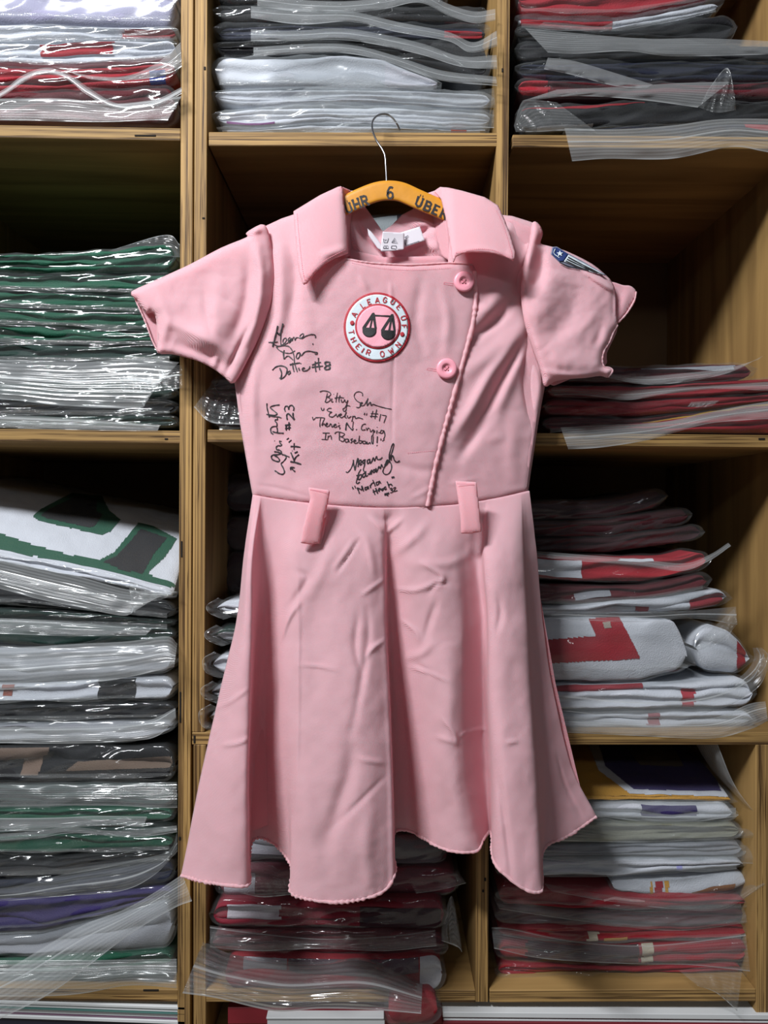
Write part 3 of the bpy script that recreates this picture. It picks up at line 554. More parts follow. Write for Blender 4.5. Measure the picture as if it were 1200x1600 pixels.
# ---- right second cubby
gI = 'red bagged jerseys in the second right cubby'
spec = [
 ([(860, 572), (1000, 572), (1180, 566)], [(860, 596), (1000, 598), (1190, 592)], MAROON, 2, 'dark red jersey topmost of the red stack by the right sleeve cuff', [([(955, 584), (1000, 588), (1060, 584), (1130, 576), (1185, 562)], [(950, 590), (1000, 600), (1060, 598), (1140, 582), (1192, 556)], 1.06, 1.03)], [('white_edge', 1000, 1150, .0, .25, GREY)]),
 ([(850, 600), (1000, 602), (1235, 588)], [(850, 620), (1000, 624), (1235, 610)], RED, 2, 'red jersey with grey zip flap, second of the stack by the right sleeve', [([(858, 604), (920, 608), (980, 610), (1050, 606), (1120, 602), (1240, 594)], [(866, 617), (920, 618), (980, 625), (1040, 616), (1120, 608), (1240, 612)], 1.06, 1.03)], []),
 ([(846, 622), (1000, 626), (1235, 612)], [(846, 648), (1000, 650), (1110, 640), (1235, 622)], RED, 2, 'red jersey with blue right end, third of the stack by the right sleeve', [([(1080, 628), (1120, 626), (1122, 628)], [(1074, 636), (1100, 636), (1112, 634)], 1.06, 1.05)], []),
 ([(846, 650), (1000, 652), (1110, 642), (1235, 624)], [(846, 675), (900, 672), (1000, 668), (1100, 654), (1235, 630)], MAROON, 3, 'dark red jersey near the bottom of the stack by the right sleeve', [], []),
 ([(870, 674), (920, 668), (1020, 656), (1120, 640), (1240, 622)], [(870, 676), (1000, 676), (1240, 676)], RED, 3, 'red jersey with a yellow trim whose zip flap hangs over the shelf edge, right side', [([(876, 668), (940, 664), (1030, 660), (1100, 646), (1160, 634), (1250, 620)], [(888, 702), (940, 699), (1010, 688), (1060, 674), (1120, 660), (1250, 652)], 1.045, 1.02, FLAP, (.45, .5))], [('yellow_trim', 1000, 1243, .0, .12, GOLD)]),
]
for T, B, c, l, lb, fl_, pr in spec: bag(lb, T, B, c, lay=l, flaps=fl_, prints=pr, group=gI, d=1.07, depth=.33)
# ---- right third cubby
gJ = 'bagged jerseys in the third right cubby'
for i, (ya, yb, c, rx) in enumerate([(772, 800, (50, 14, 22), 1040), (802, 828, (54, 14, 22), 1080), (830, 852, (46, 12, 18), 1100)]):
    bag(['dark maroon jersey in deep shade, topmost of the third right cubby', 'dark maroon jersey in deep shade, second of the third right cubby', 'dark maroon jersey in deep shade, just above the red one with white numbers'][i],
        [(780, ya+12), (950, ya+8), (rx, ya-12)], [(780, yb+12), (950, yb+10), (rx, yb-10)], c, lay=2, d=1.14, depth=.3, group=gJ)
spec = [
 ([(780, 866), (900, 870), (1060, 872), (1120, 852)], [(780, 902), (900, 908), (1000, 910), (1110, 888)], RED, 2, 'red jersey with white number pieces and an upswept zip flap, third right cubby', [([(800, 858), (900, 866), (1000, 874), (1070, 880), (1110, 866), (1138, 848)], [(800, 866), (900, 876), (1000, 884), (1065, 892), (1108, 876), (1142, 853)], 1.06, 1.035)], [('white_number', 838, 910, .1, .75, WHITE), ('white_number', 965, 1022, .0, .25, WHITE)]),
 ([(780, 912), (900, 914), (1000, 914), (1110, 892)], [(780, 940), (900, 944), (1000, 938), (1120, 918)], MAROON, 2, 'dark red jersey with a small white mark, between the numbered red and the white jersey', [], [('white_mark', 895, 955, .4, .8, GREY)]),
 ([(780, 946), (900, 944), (1040, 930), (1125, 918), (1140, 924)], [(780, 964), (900, 962), (1060, 956), (1140, 944)], WHITE, 2, 'thin white jersey with red corner, lying on the big white one on the right', [([(870, 955), (1000, 956), (1080, 954), (1150, 948)], [(850, 966), (1000, 972), (1080, 966), (1152, 976)], 1.055, 1.04, FLAPC, (.4, .5))], [('red_corner', 1075, 1132, .3, 1, (140, 40, 52)), ('red_square', 992, 1015, .5, 1, (140, 40, 52))]),
]
for T, B, c, l, lb, fl_, pr in spec: bag(lb, T, B, c, lay=l, flaps=fl_, prints=pr, group=gJ, d=1.08, depth=.33, crink=1.4)
bag('thick white jersey with a big red number, in a clear bag on the right', [(780, 966), (900, 964), (1050, 968), (1075, 1010), (1078, 1030)], [(780, 1062), (900, 1066), (1000, 1064), (1030, 1056), (1078, 1046)], WHITE, lay=1, d=1.075, depth=.33, group=gJ, nx=260, layers=1,
    top_prints=[('red_number', [(780, 1005), (930, 992), (918, 966), (968, 964), (990, 1005), (1002, 1030), (920, 1034), (780, 1042)], RED, .0008), ('size_tag', [(940, 970), (953, 970), (956, 982), (943, 982)], (150, 140, 130), .0014)], bulge=.022)
bag('white perforated jersey sleeve in a clear bag, right of the big red number', [(1080, 985), (1110, 975), (1140, 985), (1165, 1010), (1178, 1020)], [(1080, 1040), (1110, 1050), (1150, 1052), (1178, 1036)], WHITE, lay=2, d=1.09, depth=.3, group=gJ, crink=2.2,
    prints=[('red_trim', 1150, 1165, 0, 1, RED)], flaps=[([(1050, 990), (1085, 1010), (1110, 985), (1148, 950)], [(1062, 1000), (1090, 1016), (1130, 1000), (1152, 974)], 1.06, 1.045, FLAPC, None), ([(1140, 1070), (1165, 1050), (1178, 1030), (1176, 1012)], [(1160, 1072), (1190, 1050), (1200, 1025), (1190, 1012)], 1.05, 1.03, FLAPC, (.4, .5))])
bag('white jersey with red patches, second from the bottom in the third right cubby', [(780, 1068), (900, 1070), (1050, 1066), (1180, 1058)], [(780, 1106), (900, 1110), (1180, 1104)], WHITE, lay=3, d=1.075, depth=.33, group=gJ, crink=1.4,
    prints=[('red_patch', 855, 1006, .0, .28, (150, 50, 60)), ('red_patch', 1062, 1088, .2, 1, (160, 50, 62))], flaps=[([(860, 1082), (1000, 1094), (1100, 1088), (1170, 1060), (1192, 1020)], [(870, 1110), (1000, 1122), (1110, 1112), (1180, 1078), (1202, 1040)], 1.05, 1.02, FLAPC, (.1, .2))])
bag('white jersey in a cloudy bag, lowest in the third right cubby', [(780, 1110), (900, 1114), (1180, 1108)], [(780, 1138), (1000, 1141), (1180, 1138)], WHITE, lay=2, d=1.075, depth=.33, group=gJ, crink=1.4, film=FILMM,
    prints=[('red_mark', 1008, 1034, .1, .7, (140, 60, 70))], flaps=[([(870, 1118), (1000, 1124), (1110, 1122), (1170, 1100), (1196, 1096)], [(872, 1144), (1000, 1150), (1110, 1154), (1170, 1140), (1200, 1126)], 1.05, 1.025, FLAP, (.3, .36))])
# ---- right fourth cubby
gK = 'bagged jerseys in the bottom right cubby'
bag('gold jersey with a white edged purple number, topmost in the bottom right cubby', [(772, 1242), (1000, 1245), (1150, 1247)], [(772, 1250), (1000, 1253), (1150, 1254)], GOLD, lay=1, d=1.09, depth=.36, rise=.03, nx=260, group=gK,
    top_prints=[('number_edge', [(905, 1130), (935, 1205), (985, 1242), (1140, 1246), (1118, 1190), (1100, 1130)], WHITE, .0007), ('number_fill', [(925, 1130), (945, 1198), (990, 1235), (1128, 1238), (1108, 1190), (1088, 1130)], PURPLE, .0013), ('number_fill_light', [(975, 1165), (1050, 1165), (1070, 1200), (1000, 1198)], (90, 76, 66), .0019)],
    flaps=[([(1080, 1150), (1110, 1200), (1150, 1245)], [(1120, 1160), (1150, 1230), (1196, 1290)], 1.15, 1.06, FLAP, None)])
spec = [
 ([(772, 1255), (1150, 1256)], [(772, 1280), (1150, 1282)], WHITE, 2, 'white jersey with a purple patch, right under the gold one', [([(920, 1256), (1040, 1270), (1150, 1262)], [(880, 1268), (1040, 1286), (1150, 1276)], 1.085, 1.075, FLAP, None)], [('purple_patch', 1000, 1092, 0, .7, PURPLE)], FILMM),
 ([(772, 1283), (1160, 1284)], [(772, 1312), (900, 1318), (1160, 1310)], (128, 128, 112), 3, 'greyish jersey in a cloudy bag, third in the bottom right cubby', [([(880, 1262), (1000, 1288), (1100, 1290), (1180, 1296)], [(870, 1314), (1000, 1316), (1100, 1312), (1185, 1308)], 1.075, 1.06, FLAPC, None)], [], FILMM),
 ([(772, 1314), (900, 1320), (1165, 1312)], [(772, 1340), (1165, 1338)], GREY, 3, 'grey blue jersey in a hazy bag, above the striped sleeve', [([(790, 1322), (900, 1332), (1050, 1326), (1180, 1320)], [(800, 1336), (900, 1346), (1050, 1346), (1200, 1350)], 1.08, 1.06, FLAPC, None)], [], FILMM),
 ([(772, 1342), (1165, 1338)], [(772, 1370), (960, 1368), (1172, 1354)], WHITE, 2, 'white mesh jersey above the red and yellow cuff stripe', [], [('pale_blue_piece', 1055, 1070, .4, 1, (150, 150, 200))], FILM),  # pale blue strip on the lower front
 ([(950, 1373), (1060, 1374), (1172, 1360)], [(950, 1390), (1020, 1399), (1100, 1402), (1172, 1388)], WHITE, 1, 'white sleeve cuff with red and yellow stripes, bottom right cubby', [([(850, 1380), (950, 1398), (1050, 1404), (1140, 1396), (1185, 1372)], [(860, 1392), (950, 1408), (1050, 1420), (1130, 1420), (1196, 1382)], 1.075, 1.05, FLAPC, None)], [('yellow_stripe', 1014, 1022, 0, 1, GOLD), ('red_stripe', 1022, 1037, 0, 1, RED), ('yellow_stripe', 1037, 1046, 0, 1, GOLD), ('gold_print', 1080, 1150, .5, 1, (150, 100, 60))], FILM),
 ([(772, 1376), (950, 1388), (1172, 1400)], [(772, 1412), (1000, 1424), (1172, 1416)], (140, 30, 42), 2, 'dull red jersey right under the striped cuff', [], [('pale_trim', 940, 1010, .4, .7, (170, 120, 120))], FILM),
 ([(772, 1414), (1000, 1426), (1172, 1418)], [(772, 1440), (1000, 1446), (1172, 1442)], (74, 22, 32), 2, 'very dark red jersey in a hazy bag, fourth from the bottom on the right', [([(770, 1400), (900, 1424), (1050, 1434), (1165, 1430)], [(780, 1420), (900, 1438), (1050, 1454), (1168, 1442)], 1.075, 1.06, FLAPC, None)], [], FILMM),
 ([(772, 1442), (1000, 1448), (1172, 1444)], [(772, 1460), (900, 1474), (1172, 1462)], RED, 2, 'red jersey with a pale button and tan strip, third from the bottom on the right', [], [('pale_button', 916, 938, .4, 1, (190, 180, 160)), ('tan_strip', 940, 982, .65, 1, (180, 140, 80))], FILM),
 ([(772, 1462), (900, 1476), (1172, 1464)], [(772, 1500), (1000, 1508), (1172, 1500)], RED, 2, 'red jersey with a pale band near its right end, in a wide clear bag', [([(768, 1448), (800, 1450), (900, 1470), (1020, 1476), (1165, 1458)], [(772, 1482), (850, 1498), (980, 1506), (1080, 1508), (1172, 1518)], 1.07, 1.05, FLAPC, (.04, .08))], [('pale_band', 1000, 1024, .0, 1, (190, 180, 160)), ('dark_piece', 820, 1000, 0, 1, (60, 20, 30))], FILM),
 ([(772, 1502), (1000, 1510), (1165, 1502)], [(772, 1528), (1000, 1532), (1165, 1528)], RED, 3, 'dark red jersey in a creased clear bag, lowest in the bottom right cubby', [([(1060, 1516), (1110, 1510), (1160, 1512)], [(1090, 1540), (1120, 1552), (1152, 1580)], 1.06, 1.03, FLAPC, None)], [], FILM),
]
for T, B, c, l, lb, fl_, pr, fm in spec: bag(lb, T, B, c, lay=l, flaps=fl_, prints=pr, group=gK, d=1.085, depth=.34, crink=1.5, film=fm)
# ---- middle fourth cubby, under the hem
gG = 'bagged jerseys under the skirt hem'
spec = [
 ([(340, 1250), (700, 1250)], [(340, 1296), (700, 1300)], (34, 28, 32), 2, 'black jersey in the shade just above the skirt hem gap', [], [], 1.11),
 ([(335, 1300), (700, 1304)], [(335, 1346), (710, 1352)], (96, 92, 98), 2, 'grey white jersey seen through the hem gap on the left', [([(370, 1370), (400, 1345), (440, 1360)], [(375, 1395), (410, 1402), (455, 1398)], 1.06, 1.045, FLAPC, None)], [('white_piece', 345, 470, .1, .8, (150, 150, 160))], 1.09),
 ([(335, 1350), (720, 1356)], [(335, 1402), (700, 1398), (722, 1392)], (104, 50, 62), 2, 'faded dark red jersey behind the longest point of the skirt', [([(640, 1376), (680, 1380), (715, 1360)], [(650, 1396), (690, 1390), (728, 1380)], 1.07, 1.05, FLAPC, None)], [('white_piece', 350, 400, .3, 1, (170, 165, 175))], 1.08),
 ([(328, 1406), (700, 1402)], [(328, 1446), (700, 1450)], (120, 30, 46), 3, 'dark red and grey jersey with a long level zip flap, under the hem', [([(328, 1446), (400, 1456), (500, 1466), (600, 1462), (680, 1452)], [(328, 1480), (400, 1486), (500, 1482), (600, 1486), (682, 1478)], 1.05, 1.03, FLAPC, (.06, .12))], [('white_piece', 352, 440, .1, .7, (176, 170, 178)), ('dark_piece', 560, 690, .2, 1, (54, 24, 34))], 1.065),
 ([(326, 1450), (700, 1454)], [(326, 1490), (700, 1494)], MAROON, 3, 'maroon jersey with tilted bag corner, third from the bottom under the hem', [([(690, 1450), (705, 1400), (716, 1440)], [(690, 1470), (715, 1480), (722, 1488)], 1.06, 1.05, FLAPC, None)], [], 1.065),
]
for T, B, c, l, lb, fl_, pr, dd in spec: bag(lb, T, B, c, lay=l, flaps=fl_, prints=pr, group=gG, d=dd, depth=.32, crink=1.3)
bag('red and white jersey in a very shiny crumpled bag jutting over the bottom shelf edge', [(345, 1494), (440, 1498), (600, 1496), (697, 1490)], [(345, 1546), (500, 1548), (697, 1547)], RED, lay=2, d=1.05, depth=.32, group=gG, crink=2.6, nx=160,
    prints=[('white_panel', 655, 697, .0, .9, (200, 200, 206)), ('grey_panel', 380, 450, .0, .45, (160, 156, 164)), ('dark_panel', 450, 655, .0, .5, (90, 70, 80))],
    flaps=[([(318, 1470), (360, 1490), (430, 1500), (500, 1502), (580, 1498), (660, 1536)], [(285, 1552), (340, 1560), (430, 1580), (500, 1576), (580, 1578), (658, 1584)], 1.055, .955, film_mat('glossy_flap', .12, .10, stripes=True, boost=3.0, bump=.012, cap=.55, patchy=False), (.45, .5))])
bag('red jersey corner hanging in front of the bottom shelf, beside the maroon boards', [(600, 1549), (690, 1549)], [(600, 1602), (640, 1604), (690, 1596)], RED, lay=1, d=1.03, depth=.015, group=gG, crink=2)

# ---------------------------------------------------------------- boards in the lowest shelf
def boards(label, x0, x1, y0, cols, d, slope=0, n=3):
    root = empty('picture_board', (((x0+x1)/2-600)*d/F, d-CAMD+.15, (800-y0-30)*d/F), label, 'board', 'boards lying in the lowest row')
    y = y0
    for k, (c, h) in enumerate(cols):
        w_ = (x1-x0)*d/F; me = box_mesh(w_, .3, h*d/F, .0006); me.materials.append(fab2(c))
        o = bpy.data.objects.new('board_layer', me); COL.objects.link(o); o.parent = root
        o.location = Vector((((x0+x1)/2-600)*d/F+.0006*((k*7) % 3), d-CAMD+.15+.002*((k*5) % 3), (800-y-h/2)*d/F))-Vector(root['_o']); o.rotation_euler = (0, math.atan(slope), 0)
        y += h+.15
    return root
_f2 = {}
def fab2(c):
    if c not in _f2: _f2[c] = mat('card_%d' % len(_f2), c, .6, var=.06, varscale=20)
    return _f2[c]
WB = (205, 208, 210)
boards('white edged boards with thin coloured layers, left end of the lowest row', -150, 289, 1566, [(WB, 4.5), ((120, 60, 70), 1.5), (WB, 4), ((40, 90, 84), 2), (WB, 8), ((90, 60, 80), 1.5), (WB, 5), ((26, 26, 44), 14)], 1.05, slope=.035)
boards('maroon board under the red jersey corner', 356, 700, 1574, [((120, 20, 34), 26)], 1.06)
boards('short white board in front of the maroon one, below the shiny bag', 416, 600, 1590, [(WB, 3), (GREY, 1.5), (WB, 10)], 1.045)
boards('long white board over a maroon one, right end of the lowest row', 692, 1290, 1584, [(WB, 8), ((120, 20, 34), 3.5), (WB, 3), ((110, 20, 34), 12)], 1.045, slope=.008)

# ---------------------------------------------------------------- hanger
hz = empty('coat_hanger', (0, 1.0-CAMD, (800-282)/F), 'wooden clothes hanger with black lettering and a wire hook, holding the pink dress', 'hanger')
HW = mat('varnished_hanger_wood', (206, 140, 38), .38, var=.18, varscale=60, bump=('noise', 120, .0002))
WIRE = mat('steel_wire', (150, 150, 155), .28, metal=1)
ctr = cr([(424, 382), (446, 366), (490, 342), (538, 321), (565, 308.5), (588, 300), (607, 297.5), (627, 300), (650, 310), (672, 319.5), (694, 329), (740, 353), (780, 377), (800, 395)], 8)
hw_ = np.interp(ctr[:, 0], [424, 440, 540, 607, 690, 780, 800], [6, 11, 15, 15.5, 15, 10, 6])
t_ = np.gradient(ctr, axis=0); t_ /= np.linalg.norm(t_, axis=1)[:, None]; nn = np.stack([-t_[:, 1], t_[:, 0]], -1)
HD = .985
ring = []
for k in range(28):
    a = 2*math.pi*k/28; ca, sa = math.cos(a), math.sin(a)
    ex = math.copysign(abs(ca)**.35, ca); ey = math.copysign(abs(sa)**.5, sa)
    p = ctr+nn*(hw_*ex)[:, None]; ring.append(P(p[:, 0], p[:, 1], np.full(len(p), HD+.0065*ey)))
G = np.stack(ring, 1); n_, m_ = G.shape[:2]
I, J = np.meshgrid(np.arange(n_-1), np.arange(m_), indexing='ij'); J2 = (J+1) % m_
link_mesh('wooden_arm', G.reshape(-1, 3), np.stack([I*m_+J, I*m_+J2, (I+1)*m_+J2, (I+1)*m_+J], -1).reshape(-1, 4), HW, hz)
hook = np.array([(604.5, 300, .985), (604, 283, .985), (603, 262, .985), (601.5, 244, .986), (597, 233, .988), (588, 219, .994), (582, 203, 1.004), (582.5, 189, 1.016), (591, 180, 1.03), (604, 178.5, 1.044), (614, 185, 1.056), (621, 195, 1.064), (625, 203.5, 1.068)])
hp = cr(hook, 8); tube('wire_hook', P(hp[:, 0], hp[:, 1], hp[:, 2]), .00135, WIRE, hz, ns=10)
hfd = lambda x, y: np.full(np.shape(x), HD-.0066)
# slab-serif capitals, drawn as thick strokes in a 1 x 1 box (y down)
def sl(*a): return [np.array(q, float) for q in a]
GL = {
 'U': sl([(.12, 0), (.12, .7), (.2, .9), (.5, 1), (.8, .9), (.88, .7), (.88, 0)]),
 'H': sl([(.12, 0), (.12, 1)], [(.88, 0), (.88, 1)], [(.12, .5), (.88, .5)]),
 'R': sl([(.12, 0), (.12, 1)], [(.12, .02), (.65, .02), (.85, .14), (.85, .4), (.65, .52), (.12, .52)], [(.5, .52), (.92, 1)]),
 'B': sl([(.12, 0), (.12, 1)], [(.12, .02), (.65, .02), (.82, .14), (.82, .36), (.65, .48), (.12, .48)], [(.65, .48), (.9, .6), (.9, .86), (.68, .98), (.12, .98)]),
 'E': sl([(.12, 0), (.12, 1)], [(.12, .02), (.88, .02)], [(.12, .5), (.7, .5)], [(.12, .98), (.88, .98)]),
 '6': sl([(.85, .1), (.6, .0), (.3, .15), (.14, .5), (.14, .75), (.3, .96), (.55, 1), (.8, .9), (.88, .72), (.78, .52), (.55, .44), (.3, .5), (.16, .66)]),
 'A': sl([(.02, 1), (.5, 0), (.98, 1)], [(.2, .66), (.8, .66)]), 'L': sl([(.15, 0), (.15, 1), (.85, 1)]),
 'G': sl([(.85, .2), (.6, .02), (.3, .05), (.1, .4), (.12, .7), (.35, .97), (.65, .97), (.88, .75), (.88, .55), (.55, .55)]),
 'O': sl([(.5, 0), (.2, .1), (.06, .5), (.2, .9), (.5, 1), (.8, .9), (.94, .5), (.8, .1), (.5, 0)]),
 'F': sl([(.15, 1), (.15, 0), (.85, 0)], [(.15, .5), (.7, .5)]), 'T': sl([(.02, 0), (.98, 0)], [(.5, 0), (.5, 1)]), 'I': sl([(.5, 0), (.5, 1)]),
 'W': sl([(0, 0), (.25, 1), (.5, .25), (.75, 1), (1, 0)]), 'N': sl([(.1, 1), (.1, 0), (.9, 1), (.9, 0)]),
}
SER = {'U': [(.12, 0), (.88, 0)], 'H': [(.12, 0), (.12, 1), (.88, 0), (.88, 1)], 'R': [(.12, 0), (.12, 1), (.92, 1)], 'B': [(.1, 0), (.1, 1)], 'E': [(.1, 0), (.1, 1)]}
def glyph(ch, cx, cy, w_, h_, ang, serif=False, uml=False):
    ca, sa = math.cos(ang), math.sin(ang); out = []
    f_ = lambda q: [(cx+(a-.5)*w_*ca-(b-.5)*h_*sa, cy+(a-.5)*w_*sa+(b-.5)*h_*ca) for a, b in q]
    for s_ in GL[ch]:
        q = s_
        if len(q) > 2 and ch in 'LFAWNE': 
            for i in range(len(q)-1): out.append(f_([q[i], q[i+1]]))
        else: out.append(f_(q))
    if serif:
        for a, b in SER.get(ch, []): out.append(f_([(a-.18, b), (a+.18, b)]))
    if uml: out += [f_([(.26, -.27), (.36, -.27)]), f_([(.64, -.27), (.74, -.27)])]
    return out
def letters(name, items, dfn, wd, material, parent, off=.0009):
    for it in items:
        ch = it[0]; ribbon('letter', glyph(*it), dfn, wd, material, parent, off)
letters('letter', [('U', 544.5, 325, 10, 14, -.36, True, True), ('H', 557, 318.5, 11, 14.5, -.33, True), ('R', 569.5, 313.5, 10.5, 15, -.3, True),
                   ('6', 609.5, 301, 11, 18, .02), ('U', 655, 315.5, 10.5, 13.5, .36, True, True), ('B', 668.5, 322, 10.5, 14, .4, True), ('E', 681.5, 328, 10, 14, .42, True), ('R', 694, 334, 10.5, 14, .42, True)], hfd, 3.0, INK, hz, .0004)

# ---------------------------------------------------------------- dress
dr = empty('dress', (0, .97-CAMD, -.25), 'short pink dress with autographs and a round patch, hanging from the wooden hanger', 'dress')
def Db(x, y):
    x = np.asarray(x, float); y = np.asarray(y, float)
    u = np.abs(x-605)/235
    d = .958+.028*np.clip(u, 0, 1.3)**2.3
    d = d+.018*np.clip((400-y)/70, 0, 1)**1.3*np.clip(np.abs(x-605)/150, 0, 1)
    d = d+.004*fbm(x/110, y/140, 31, 2)*.8+.0006*fbm(x/22, y/22, 35, 2)
    return d
SL = [  # folds of the front panel: polyline, half width px, height m
 ([(436, 372), (440, 430), (436, 500), (412, 560)], 9, .005), ([(452, 380), (462, 440), (450, 520)], 8, -.004), ([(468, 440), (480, 520), (470, 600)], 14, .003),
 ([(402, 560), (395, 620), (398, 700)], 8, .004), ([(382, 590), (378, 650), (388, 720)], 8, -.005), ([(400, 640), (440, 690), (430, 740)], 14, -.003),
 ([(617, 500), (614, 600), (612, 700)], 2.2, -.0012), ([(610, 440), (612, 480)], 3, .0015), ([(560, 430), (575, 455)], 5, .002), ([(660, 430), (650, 500), (665, 560)], 9, -.003), ([(690, 450), (700, 500), (695, 560)], 8, .003),
 ([(398, 757), (440, 764), (490, 778)], 2.2, -.0013), ([(636, 707), (682, 705)], 1.2, -.0008), ([(640, 780), (680, 760)], 4, .0015), ([(600, 720), (660, 735), (690, 730)], 8, -.002),
 ([(520, 560), (560, 620), (600, 640)], 20, .0025), ([(420, 610), (470, 600), (540, 580)], 16, .002), ([(440, 740), (520, 720), (600, 680)], 18, -.002), ([(630, 600), (670, 640), (690, 700)], 12, -.002),
]
SR = [
 ([(790, 440), (770, 472), (735, 512)], 13, .008), ([(806, 462), (775, 500), (730, 536)], 9, -.009), ([(822, 500), (775, 548), (722, 588)], 14, .007),
 ([(816, 514), (792, 552), (766, 586), (738, 636), (704, 690)], 9, .009), ([(822, 530), (784, 594), (755, 650), (718, 716)], 8, -.009), ([(826, 532), (800, 590), (775, 650)], 9, .006),
 ([(827, 530), (822, 580), (824, 622), (832, 660)], 6, -.011), ([(838, 560), (843, 610), (836, 650)], 6, .005), ([(806, 640), (800, 700), (804, 760)], 12, .003), ([(722, 712), (750, 676), (778, 640)], 7, -.003),
 ([(842, 358), (826, 395), (812, 425)], 7, .007), ([(836, 395), (818, 430), (808, 462)], 10, -.012), ([(700, 757), (745, 748)], 3, .0012), ([(800, 345), (790, 380)], 8, .004), ([(760, 690), (790, 680)], 8, .002),
]
def Dfront(x, y): return Db(x, y)-strokes(np.asarray(x, float), np.asarray(y, float), SL)
def Dunder(x, y): return Db(x, y)+.005-strokes(np.asarray(x, float), np.asarray(y, float), SR)
left_out = [(538, 345), (534, 398), (545, 404), (580, 411), (640, 414), (700, 411), (738, 412), (745, 426), (744, 470), (739, 510), (728, 552), (716, 596), (704, 640), (692, 685), (681, 730), (668, 793), (640, 795), (600, 795), (540, 792), (480, 786), (430, 780), (395, 774), (388, 735), (382, 700), (375, 660), (370, 620), (366, 592), (380, 565), (398, 530), (412, 490), (420, 450), (420, 410), (412, 378), (410, 356), (440, 342), (470, 332), (500, 325)]
right_out = [(640, 420), (700, 414), (705, 330), (760, 334), (800, 338), (832, 348), (848, 362), (842, 385), (826, 415), (818, 450), (820, 490), (828, 530), (842, 570), (852, 598), (846, 630), (840, 665), (834, 705), (828, 745), (825, 768), (780, 779), (720, 789), (650, 795), (640, 700)]
bf = cloth('front_panel', left_out, Dfront, PINK, dr, step=2.6, roll=.004, rollw=4)
bu = cloth('under_panel', right_out, Dunder, PINK, dr, step=2.6, roll=.004, rollw=4)
back_out = [(400, 360), (440, 342), (500, 345), (545, 390), (600, 402), (700, 400), (740, 350), (800, 342), (846, 362), (838, 420), (846, 600), (832, 700), (822, 766), (700, 788), (600, 792), (500, 786), (400, 772), (384, 690), (370, 595), (410, 480)]
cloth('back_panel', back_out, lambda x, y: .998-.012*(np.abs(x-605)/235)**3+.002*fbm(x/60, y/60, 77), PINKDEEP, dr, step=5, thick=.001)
# inside of the neck behind the hanger
neck = [(534, 300), (552, 298), (562, 312), (574, 328), (586, 345), (598, 362), (612, 352), (628, 336), (645, 327), (668, 302), (686, 296), (712, 330), (725, 400), (716, 425), (640, 428), (560, 424), (534, 418)]
SN = [([(545, 330), (560, 380), (590, 410)], 9, .009), ([(556, 345), (575, 380), (600, 398)], 5, -.008), ([(640, 338), (670, 355), (690, 390)], 12, .010), ([(600, 385), (640, 372), (680, 352)], 6, -.009), ([(598, 366), (600, 400)], 5, .004), ([(640, 395), (670, 385), (700, 400)], 9, .006), ([(700, 340), (705, 400)], 6, -.01)]
Dneck = lambda x, y: 1.008-.010*((np.asarray(x, float)-610)/90)**2-strokes(np.asarray(x, float), np.asarray(y, float), SN)
cloth('neck_lining', neck, Dneck, PINK, dr, step=2.4, thick=.0012)
def roped(name, pts, r, material=PINKHEM, pitch=1.9, amp=.35):
    """a rolled, puckered edge"""
    p = np.asarray(pts, float); L = np.r_[0, np.cumsum(np.linalg.norm(np.diff(p, axis=0), axis=1))]; n = max(8, int(L[-1]/.0009))
    t = np.linspace(0, L[-1], n); q = np.stack([np.interp(t, L, p[:, k]) for k in range(3)], -1)
    rr = r*(1+amp*np.sin(t/ (r*pitch*2.6)*2*np.pi+2*vnoise(t*60, t*0, 5))*(.5+.5*vnoise(t*25, t*0+3, 9))+.2*vnoise(t*120, t*0, 3))
    return tube(name, q, r, material, dr, ns=8, rfn=rr)
e1 = cr([(742, 424), (744, 470), (739, 510), (728, 552), (716, 596), (704, 640), (692, 685), (681, 730), (669, 791)], 10)
roped('front_edge_piping', P(e1[:, 0]-1, e1[:, 1], Dfront(e1[:, 0]-2, e1[:, 1])+.0012), .0033, pitch=1.3, amp=.22)
e2 = cr([(540, 405), (580, 411), (640, 414), (700, 411), (738, 413)], 10)
roped('neckline_edge', P(e2[:, 0], e2[:, 1], Dfront(e2[:, 0], e2[:, 1])+.002), .0015, amp=.2)
e3 = cr([(396, 774.5), (430, 780.5), (480, 787), (540, 792.5), (600, 795), (668, 793), (720, 789), (780, 779), (825, 768.5)], 10)
def Dw(x, y): return np.where(np.asarray(x) < 668, Dfront(x, y), Dunder(x, y))
roped('waist_seam', P(e3[:, 0], e3[:, 1], Dw(e3[:, 0], e3[:, 1])+.0035), .0011, PINKHEM, amp=.1)

# sleeves
SLL = [([(360, 470), (330, 520), (300, 550)], 26, .010), ([(255, 500), (320, 528), (368, 560)], 9, .006), ([(270, 535), (330, 560), (362, 585)], 10, -.009), ([(400, 375), (408, 430), (402, 490), (380, 545)], 8, .010), ([(388, 400), (384, 470), (360, 540)], 9, -.005), ([(346, 430), (334, 500)], 12, .003), ([(318, 450), (330, 530)], 7, -.003), ([(392, 362), (408, 356)], 6, .006), ([(335, 575), (338, 556)], 5, .005), ([(352, 588), (372, 545), (395, 500)], 4, -.006), ([(245, 460), (262, 500), (250, 540)], 8, .004)]
def Dsl(x, y):
    x = np.asarray(x, float); y = np.asarray(y, float)
    return .966+.012*np.clip((395-x)/190, 0, 1)+.002*fbm(x/50, y/50, 51, 2)+.0004*fbm(x/14, y/14, 58, 2)-strokes(x, y, SLL)
sl_front = [(414, 352), (424, 385), (427, 430), (422, 475), (407, 520), (388, 560), (366, 598), (352, 590), (335, 577), (312, 565), (290, 558), (268, 553), (247, 551), (247, 530), (246, 505), (243, 492), (236, 487), (230, 489), (222, 480), (214, 468), (206, 456), (250, 436), (300, 412), (345, 388), (386, 371), (384, 366), (394, 358)]
